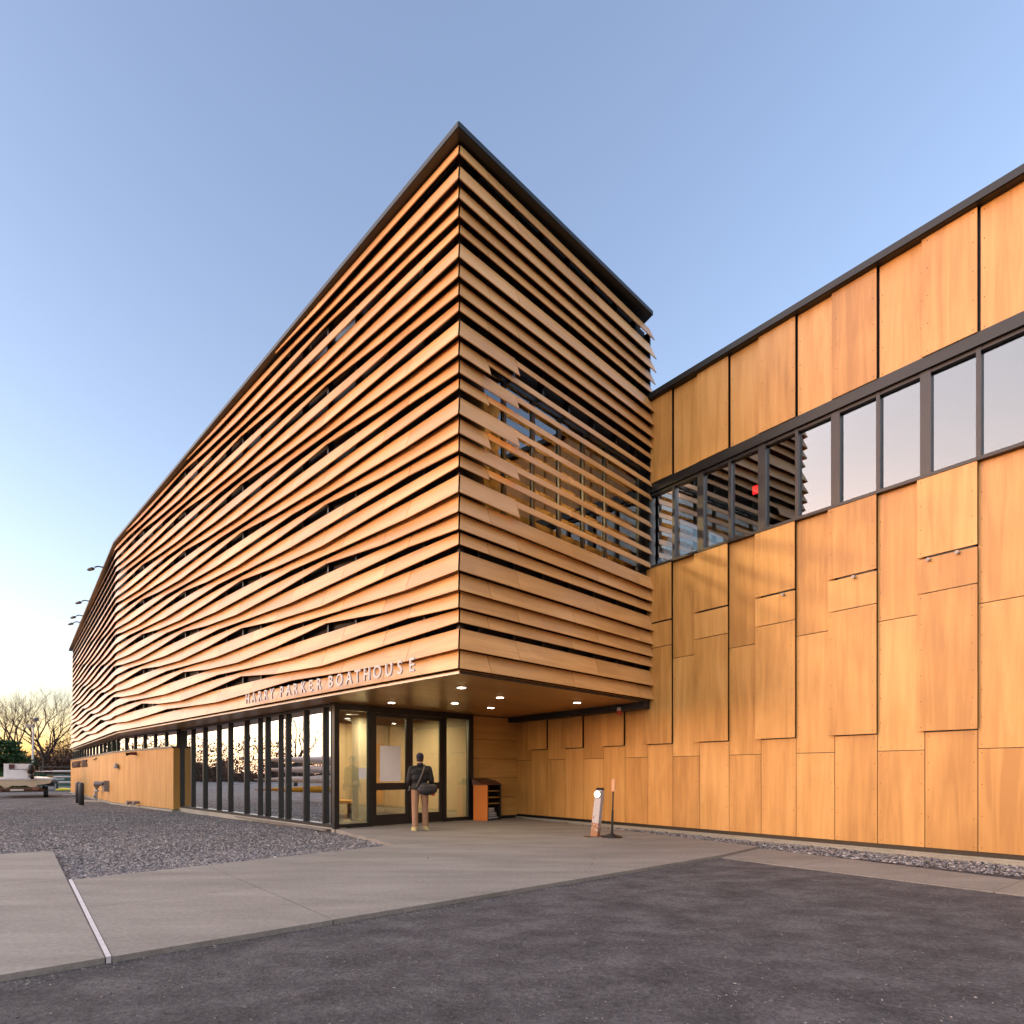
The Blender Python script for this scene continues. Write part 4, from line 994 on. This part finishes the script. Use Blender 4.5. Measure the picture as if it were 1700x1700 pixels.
# ------------------------------------------------------------------ boats and yard
M_GEL = plain('white gelcoat', (.62, .60, .60), .35); M_GELO = plain('cream gelcoat', (.52, .42, .30), .4); M_RUB = plain('black rubber', (.012, .012, .012), .8); M_TRL = plain('brown painted steel', (.10, .05, .028), .6)
bp = pix(32, 1325, -.13); BY = bp.y; bx = bp.x
launch = thing('motor_launch', (bx, BY, .4), 'white motor launch with a console and tilted black outboard, stern towards us on a trailer', 'boat')
def hullsec(y, w, z, keel, flare): return [(bx-w, y, z), (bx-w*.93, y, z-.22), (bx-w*.55, y, z-.30), (bx-w*.42, y, keel), (bx-w*.2, y, z-.33), (bx, y, z-.36), (bx+w*.2, y, z-.33), (bx+w*.42, y, keel), (bx+w*.55, y, z-.30), (bx+w*.93, y, z-.22), (bx+w, y, z)]
m = MB(); secs = [hullsec(BY+.0, 1.52, .93, .42, 0), hullsec(BY+2.5, 1.55, .98, .42, 0), hullsec(BY+5, 1.35, 1.06, .55, 0), hullsec(BY+6.6, .7, 1.12, .80, 0)]
for sct in secs: m.v += sct
for i in range(3):
    for j in range(10): m.f.append((i*11+j, i*11+j+1, (i+1)*11+j+1, (i+1)*11+j)); m.uv += [(0, 0)]*4
m.f.append(tuple(range(11))[::-1]); m.uv += [(0, 0)]*11; m.f.append(tuple(range(33, 44))); m.uv += [(0, 0)]*11
m.build('hull', M_GELO, launch)
m = MB(); m.prism([(bx-1.56, BY-.02), (bx+1.56, BY-.02), (bx+1.6, BY+2.5), (bx+1.4, BY+5), (bx+.72, BY+6.65), (bx-.72, BY+6.65), (bx-1.4, BY+5), (bx-1.6, BY+2.5)], .935, 1.02); m.build('deck', M_GEL, launch)
m = MB(); m.prism([(bx-.75, BY+1.5), (bx+.55, BY+1.5), (bx+.5, BY+3.2), (bx-.7, BY+3.2)], 1.021, 1.88); m.build('console', M_GEL, launch)
MB().box((bx-.1, BY+1.0, 1.27), (.95, .6, .50)).build('seat_box', M_GEL, launch); MB().box((bx-.38, BY+1.47, 1.72), (.26, .06, .24)).build('panel', plain('maroon panel', (.07, .02, .02), .5), launch)
m = MB(); m.tube([(bx-.5, BY+1.35, 1.55), (bx, BY+1.3, 1.52), (bx+.35, BY+.2, 1.55)], .03, 6); m.build('cable', M_BLACK, launch)
m = MB(); ell(m, (bx+.52, BY-.05, 1.52), (.20, .28, .34), 12, 8); m.tube([(bx+.50, BY-.1, 1.35), (bx+.60, BY-.25, 1.0)], [.13, .09], 8); m.build('outboard', M_BLACK, launch, True)
launch.rotation_euler.z = R(38)
trailer = thing('boat_trailer', (bx, BY, -.13), 'brown steel trailer with black tyres carrying the white launch', 'trailer')
m = MB(); m.box((bx, BY+.15, .28), (2.3, .12, .12)); m.box((bx, BY+2.3, .26), (2.3, .12, .12)); m.box((bx-.8, BY+2.6, .33), (.1, 5.4, .14)); m.box((bx+.8, BY+2.6, .33), (.1, 5.4, .14)); m.box((bx, BY+.05, .42), (2.1, .1, .16)); m.build('frame', M_TRL, trailer)
for sx_ in (-1.22, 1.22):
    t = MB(); t.tube([(bx+sx_-.11, BY+.5, .20), (bx+sx_+.11, BY+.5, .20)], .33, 18); w_ = t.build('wheel', M_RUB, trailer); MB().tube([(bx+sx_-.115, BY+.5, .20), (bx+sx_+.115, BY+.5, .20)], .17, 14).build('rim', M_STEEL, w_)
MB().box((bx+.75, BY-.03, .40), (.30, .04, .14)).build('tail_light', plain('dull red lens', (.30, .10, .07), .4), trailer); MB().box((bx-.1, BY-.03, .34), (.6, .03, .10)).build('number_plate', M_ALU, trailer)
trailer.rotation_euler.z = R(38)
# small boat on a cart further back, with a white board across it
cp = pix(83, 1312.5, -.13)
dng = thing('rowing_skiff', (cp.x, cp.y, .5), 'small dark boat on a low cart beyond the launch', 'boat')
m = MB(); ell(m, (cp.x, cp.y+1.5, .62), (.55, 2.2, .40), 12, 8); m.build('hull', plain('dark hull', (.06, .05, .045), .5), dng, True)
MB().box((cp.x, cp.y+.3, .82), (1.9, .35, .08)).build('thwart_board', M_GEL, dng); MB().box((cp.x, cp.y+.9, 1.0), (.42, .5, .22)).build('seat', M_CLAD, dng)
for sx_ in (-.45, .45):
    w_ = MB(); w_.tube([(cp.x+sx_-.07, cp.y+.6, .10), (cp.x+sx_+.07, cp.y+.6, .10)], .25, 14); w_.build('wheel', M_RUB, dng)
dng.rotation_euler.z = R(36)
# rack of shells behind the launch
def rack(cx, cy, ang, name_lab, shells, cols, ln=11.0, group=None):
    e = thing('boat_rack', (cx, cy, -.13), name_lab, 'rack'); ax = Vector((math.cos(ang), math.sin(ang), 0)); nx = Vector((-ax.y, ax.x, 0)); c0 = Vector((cx, cy, -.13))
    for t in (-3.2, 0, 3.2):
        m = MB(); m.tube([c0+ax*t, c0+ax*t+V3(0, 0, 2.0)], .05, 6); m.build('post', M_BLACK, e)
        for k in range(shells): m = MB(); m.tube([c0+ax*t+nx*-.5+V3(0, 0, .45+.5*k), c0+ax*t+nx*.5+V3(0, 0, .45+.5*k)], .03, 6); m.build('arm', M_BLACK, e)
    m = MB(); m.tube([c0-ax*3.2+V3(0, 0, 2.0), c0+ax*3.2+V3(0, 0, 2.0)], .04, 6); m.build('top_rail', M_BLACK, e)
    for k in range(shells):
        p0 = c0+nx*-.28+V3(0, 0, .62+.5*k)
        m = MB(); rs = 1.0 if ln > 9 else .45; m.tube([p0+ax*x for x in (-ln/2, -ln/2+1.5, -ln/4, ln/4, ln/2-1.5, ln/2)], [.02, .12*rs, .20*rs, .20*rs, .12*rs, .02], 10)
        sh = tag(m.build('rowing_shell', cols[k % len(cols)], None, True), '%s rowing shell lying on %s' % (('lowest', 'second', 'third', 'topmost')[k], name_lab.split(' of ')[0] if ' of ' in name_lab else name_lab), 'rowing shell', 'rowing shells on racks')
M_YEL = plain('yellow hull', (.55, .30, .03), .35)
rp_ = pix(68, 1312, -.13)
rack(rp_.x, rp_.y+4, .02, 'black yard rack behind the white launch', 3, [plain('grey hull', (.30, .29, .30), .4)], 6.8)
rack(-21.5, 17.0, R(78), 'black yard rack left of the glazed wall', 4, [M_YEL, M_GEL, M_GEL, M_GEL], 13.0)
# small bits on the ground at the far corner of the building
p = pix(108, 1313.2, -.11); tag(MB().tube([p+V3(-.75, 0, .1), p+V3(-.2, 0, .14), p+V3(.75, .2, .1)], [.05, .13, .05], 8).build('yellow_kayak', plain('bright yellow plastic', (.55, .48, .02), .5)), 'bright yellow plastic kayak lying at the far corner', 'kayak')
p = pix(114, 1321.5, -.12); tag(MB().tube([p+V3(-.25, -.2, .05), p+V3(.55, .2, .09)], .045, 8).build('white_pole', plain('white pole paint', (.6, .56, .58), .5)), 'short white pole lying on the gravel by the bollards', 'pole')
p = pix(92, 1312, -.12); tag(MB().tube([p+V3(0, 0, .05), p+V3(.12, -.2, .6)], .06, 8).build('jockey_post', M_GEL), 'short slanting white post near the small boat', 'post')

# green windscreen fence: posts and panels
fy = 66.0; fence = thing('fence', (-50, fy, -.13), 'low green screened fence along the back of the yard', 'fence')
M_GRN = plain('green screen', (.012, .055, .045), .8, 0, .25, 1.5)
for i in range(11):
    x = -67+2.8*i; y = fy-.02*i
    MB().tube([(x, y, -.2), (x, y, 1.35)], .04, 6).build('post', M_BLACK, fence)
    m = MB(); n_ = 6
    for k in range(n_+1):
        t = k/n_; dy = .05*math.sin(k*2.1+i)
        m.v += [(x+2.8*t, y+.05+dy, -.08), (x+2.8*t, y+.05+dy, 1.22+.02*math.sin(k*1.3))]
    for k in range(n_): m.f.append((2*k, 2*k+2, 2*k+3, 2*k+1)); m.uv += [(0, 0)]*4
    o = m.build('screen', M_GRN, fence); sm = o.modifiers.new('t', 'SOLIDIFY'); sm.thickness = .01
# fence going round to the left, seen in the window reflections
fence2 = thing('fence', (-34, 10, -.13), 'low green screened fence left of the yard, seen in the window reflections', 'fence')
for i in range(12):
    y = -12+3.0*i; x = -38.0
    MB().tube([(x, y, -.2), (x, y, 1.45)], .04, 6).build('post', M_BLACK, fence2); MB().box((x-.05, y+1.5, .6), (.03, 2.9, 1.35)).build('screen', M_GRN, fence2)

# light pole
lp = Vector(((54-850)/F_PX*63, 63, -.13)); pole = thing('light_pole', lp, 'tall white light pole with two grey floodlight heads in the yard', 'light pole')
MB().tube([lp, lp+V3(.05, 0, 6.35)], [.11, .07], 10).build('pole', plain('pale pole', (.50, .47, .46), .5), pole)
MB().box(lp+V3(-.25, 0, 6.40), (.75, .35, .32), .1).build('floodlight', M_PIPE, pole); MB().box(lp+V3(.28, 0, 7.05), (.6, .4, .35), -.5, .3).build('floodlight', plain('dark grey head', (.07, .07, .075), .5), pole)
MB().tube([lp+V3(.05, 0, 6.3), lp+V3(.25, 0, 6.9)], .05, 6).build('bracket', M_PIPE, pole)

# ------------------------------------------------------------------ trees
M_BARK = plain('bark', (.035, .024, .020), .9, 0, .3, 8); M_TWIG = plain('twigs', (.060, .034, .026), .9, 0, .3, 5)
M_PINE = varied('pine needles', [(.012, .036, .018), (.030, .070, .028), (.055, .105, .040), (.020, .050, .022)]); 
M_BRWN = varied('brown brush', [(.05, .03, .024), (.085, .05, .038), (.12, .065, .045), (.06, .045, .03)]); M_OLIV = varied('olive brush', [(.04, .045, .016), (.075, .075, .022), (.10, .085, .03), (.13, .10, .03)])
def bare_tree(base, h, seed, label, spread=1.0, lean=0.0, n_main=5, depth=6, group='bare trees beyond the yard'):
    g = random.Random(seed); e = thing('bare_tree', base, label, 'tree', group); tr, tw = MB(), MB(); B = Vector(base)
    def grow(p, d, ln, r, lev):
        pts = [p]; q = p.copy(); dd = d.copy()
        for k in range(3):
            dd = (dd+Vector((g.uniform(-.22, .22), g.uniform(-.22, .22), g.uniform(-.05, .16)))*(.7 if lev else .25)).normalized(); q = q+dd*ln/3; pts.append(q.copy())
        r1 = r*.62
        (tr if lev < 3 else tw).tube(pts, [r, r*.88, r*.75, r1], 6 if lev < 2 else (4 if lev < 4 else 3), cap=False)
        if lev >= depth: return
        nb = n_main if lev == 0 else (g.choice((2, 3, 3)) if lev < depth-1 else 3)
        for k in range(nb):
            ang = 2*math.pi*(k/nb)+g.uniform(-.6, .6); tilt = g.uniform(.30, .62)*spread if lev else g.uniform(.32, .68)*spread
            a = dd.orthogonal().normalized(); bb = dd.cross(a)
            nd = (dd*math.cos(tilt)+(a*math.cos(ang)+bb*math.sin(ang))*math.sin(tilt)); nd.z += .10; nd.normalize()
            st = pts[3] if (k == 0 or lev == 0) else pts[2]+(pts[3]-pts[2])*g.uniform(0, .9)
            grow(st, nd, ln*g.uniform(.66, .90), r1*g.uniform(.7, .95), lev+1)
        if lev >= 2:
            for k in range(3):
                st = pts[1]+(pts[2]-pts[1])*g.random(); nd = Vector((g.uniform(-1, 1), g.uniform(-1, 1), g.uniform(-.1, 1))).normalized()
                tw.tube([st, st+nd*ln*.30, st+nd*ln*.5+Vector((g.uniform(-.1, .1), 0, g.uniform(0, .2)))*ln], [r*.34, r*.24, r*.14], 3, cap=False)
    grow(B-V3(0, 0, .2), Vector((lean, 0, 1)).normalized(), h*.26, h*.027, 0)
    tr.build('trunk', M_BARK, e); tw.build('crown', M_TWIG, e)
bare_tree((-54.5, 70, -.13), 12.2, 5, 'big bare tree with a spreading crown right behind the light pole', 1.05, 0, 6, 7)
bare_tree((-64.5, 78, -.13), 13.0, 12, 'bare tree with upright limbs above the dark pine', .8, .05, 4)
bare_tree((-56.5, 84, -.13), 11.0, 21, 'slim bare tree between the pine and the light pole', .9, 0, 4)
bare_tree((-53.5, 74, -.13), 8.0, 33, 'lower twiggy bare tree against the end of the building', 1.1, .1, 5)
bare_tree((-75.5, 82, -.13), 12.5, 44, 'bare tree at the left edge of the picture behind the pine', .95, 0, 5)
for i, (x, y, h) in enumerate(((-62, 14, 11), (-60, 26, 12.5), (-64, 4, 12), (-58, 36, 10.5), (-66, 20, 13))):
    bare_tree((x, y, -.13), h, 60+i, 'bare tree beyond the left fence, seen only in the glass, %s of five' % ('second', 'fourth', 'first', 'fifth', 'third')[i], 1.0, 0, 5, 5, 'bare trees seen in the glass')
def pine(base, h, r, seed, label, n=9000):
    g = random.Random(seed); e = thing('pine_tree', base, label, 'tree', 'pine trees'); B = Vector(base)
    MB().tube([B-V3(0, 0, .2), B+V3(0, 0, h*.95)], [h*.028, h*.006], 8).build('trunk', M_BARK, e)
    m = MB(); br = MB(); whorls = 11; 
    for wv in range(whorls):
        z = h*(.10+.86*wv/whorls); rr = r*(1-.80*(wv/whorls)**1.2)*g.uniform(.85, 1.1)
        for k in range(7):
            a = 2*math.pi*k/7+g.uniform(-.3, .3); ln = rr*g.uniform(.75, 1.1); d = Vector((math.cos(a), math.sin(a), g.uniform(-.16, .10)))
            br.tube([B+V3(0, 0, z), B+V3(0, 0, z)+d*ln], [.05, .012], 4, cap=False)
            for q in range(int(n/(whorls*7))):
                t = g.random()**.6; c = B+V3(0, 0, z)+d*ln*t+Vector((g.gauss(0, .15), g.gauss(0, .15), g.gauss(.02, .055)))*(.6+ln*.22)
                u = Vector((g.gauss(0, 1), g.gauss(0, 1), g.gauss(.2, .6))).normalized(); w = u.orthogonal().normalized()
                L, W = g.uniform(.16, .34), g.uniform(.03, .07); i = len(m.v)
                m.v += [tuple(c-w*W), tuple(c+u*L), tuple(c+w*W), tuple(c-u*L*.3)]; m.f.append((i, i+1, i+2, i+3)); m.uv += [(0, 0)]*4
    br.build('branches', M_BARK, e); m.build('crown', M_PINE, e)
pine((-40.3, 48, -.13), 4.4, 2.7, 3, 'dark green pine at the left edge behind the launch', 7500)
pine((-48, 9.0, -.13), 9.0, 3.0, 9, 'tall pine beyond the left fence, seen only in the glass', 5000)
def brush(base, rx, h, seed, mat, label, n=2600, group='brush behind the green fence'):
    g = random.Random(seed); e = thing('brush', base, label, 'shrub', group); B = Vector(base); m = MB(); st = MB()
    for k in range(26):
        a = g.uniform(0, 6.283); d = Vector((math.cos(a)*g.uniform(0, 1)*rx*.8, math.sin(a)*g.uniform(0, .6)*rx*.6, h*g.uniform(.6, 1.05)))
        st.tube([B-V3(0, 0, .1), B+d*.5+Vector((g.gauss(0, .2), 0, 0)), B+d], [.06, .035, .012], 3, cap=False)
    for q in range(n):
        a = g.uniform(0, 6.283); rr = g.random()**.5; z = g.random()**.8
        top = h*(.55+.45*math.sin(2.3*math.cos(a)*rr*2+seed)**2)
        c = B+Vector((math.cos(a)*rr*rx, math.sin(a)*rr*rx*.6, z*top))
        u = Vector((g.gauss(0, 1), g.gauss(0, 1), g.gauss(.4, .8))).normalized(); w = u.orthogonal().normalized(); L, W = g.uniform(.14, .36), g.uniform(.02, .07); i = len(m.v)
        m.v += [tuple(c-w*W), tuple(c+u*L), tuple(c+w*W), tuple(c-u*L*.4)]; m.f.append((i, i+1, i+2, i+3)); m.uv += [(0, 0)]*4
    st.build('stems', M_BARK, e); m.build('foliage', mat, e)
for i, (x, rx, h, mt, w) in enumerate(((-66, 3.0, 3.3, M_BRWN, 'brown brush behind the pine at the left edge'), (-62.0, 2.6, 3.6, M_OLIV, 'olive brush behind the green fence beside the pine'), (-58.3, 2.4, 4.0, M_OLIV, 'olive yellow brush behind the fence under the light pole'),
        (-55.0, 2.4, 4.8, M_BRWN, 'tall brown brush behind the fence right of the light pole'), (-52.2, 2.2, 5.4, M_BRWN, 'dark brown brush nearest the end of the building'), (-49.0, 2.4, 5.0, M_BRWN, 'brown brush partly hidden by the building corner'))):
    brush((x, 70.5+(i % 2)*1.5, -.13), rx, h, 80+i, mt, w, 3200)
# far wooded rise
g = random.Random(5); m = MB()
for k in range(9000):
    x = g.uniform(-210, -40); y = 170+g.uniform(-6, 14); zt = 6+3*math.sin(x*.05)+2*math.sin(x*.13+1); c = Vector((x, y, g.random()**.8*zt))
    u = Vector((g.gauss(0, 1), g.gauss(0, .5), g.gauss(.6, .7))).normalized(); w = u.orthogonal().normalized(); i = len(m.v); L, W = g.uniform(.6, 1.4), g.uniform(.15, .4)
    m.v += [tuple(c-w*W), tuple(c+u*L), tuple(c+w*W), tuple(c-u*L*.4)]; m.f.append((i, i+1, i+2, i+3)); m.uv += [(0, 0)]*4
for k in range(45000):
    y = g.uniform(-60, 80); x = -95+g.uniform(-8, 8); c = Vector((x, y, g.random()**1.7*(6.5+2*math.sin(y*.11)+1.5*math.sin(y*.37)))); u = Vector((g.gauss(0, .5), g.gauss(0, 1), g.gauss(.6, .7))).normalized(); w = u.orthogonal().normalized(); i = len(m.v); L, W = g.uniform(.3, .8), g.uniform(.03, .09)
    m.v += [tuple(c-w*W), tuple(c+u*L), tuple(c+w*W), tuple(c-u*L*.4)]; m.f.append((i, i+1, i+2, i+3)); m.uv += [(0, 0)]*4
hs_ = [2.2+1.1*math.sin(k*.31)+.8*math.sin(k*.83+1)+g.uniform(-.5, .5) for k in range(240)]
for k in range(239):       # the dense foot of that wood
    y0, y1 = -60+k*.6, -59.4+k*.6; xa, xb = -94+.6*math.sin(k*.9), -94+.6*math.sin((k+1)*.9)
    m.quad_hex([(xa, y0, -.2), (xb, y1, -.2), (xb-.5, y1, hs_[k+1]), (xa-.5, y0, hs_[k])], [(xa-4, y0, -.2), (xb-4, y1, -.2), (xb-2.5, y1, hs_[k+1]), (xa-2.5, y0, hs_[k])])
tag(m.build('far_wood', M_BRWN), 'low brown wood on the horizon beyond the yard', 'wood', kind='stuff')

# a few dry leaves blown against the foot of the wing and the entrance
g = random.Random(3); m = MB()
for k in range(60):
    q = FW.pt(g.uniform(-2, 10.5), abs(g.gauss(0, .35))+.08, 0) if k < 45 else Vector((g.uniform(-2.5, 2.5), g.uniform(8, 15), 0))
    z = (.006 if any(inside(pp, q.x, q.y) for pp in (pA, pB)) else gz(q.x, q.y)+.05); a = g.uniform(0, 6.28); u = Vector((math.cos(a), math.sin(a), g.uniform(0, .3)))*g.uniform(.02, .04); w = Vector((-math.sin(a), math.cos(a), g.uniform(0, .4)))*g.uniform(.012, .024); c = Vector((q.x, q.y, z)); i = len(m.v)
    m.v += [tuple(c-u), tuple(c-w*.9+V3(0, 0, .006)), tuple(c+u), tuple(c+w)]; m.f.append((i, i+1, i+2, i+3)); m.uv += [(0, 0)]*4
tag(m.build('dry_leaves', varied('dry leaf', [(.16, .05, .02), (.10, .045, .02), (.22, .12, .04)])), 'few small dry leaves blown along the foot of the wing', 'leaves', kind='stuff')
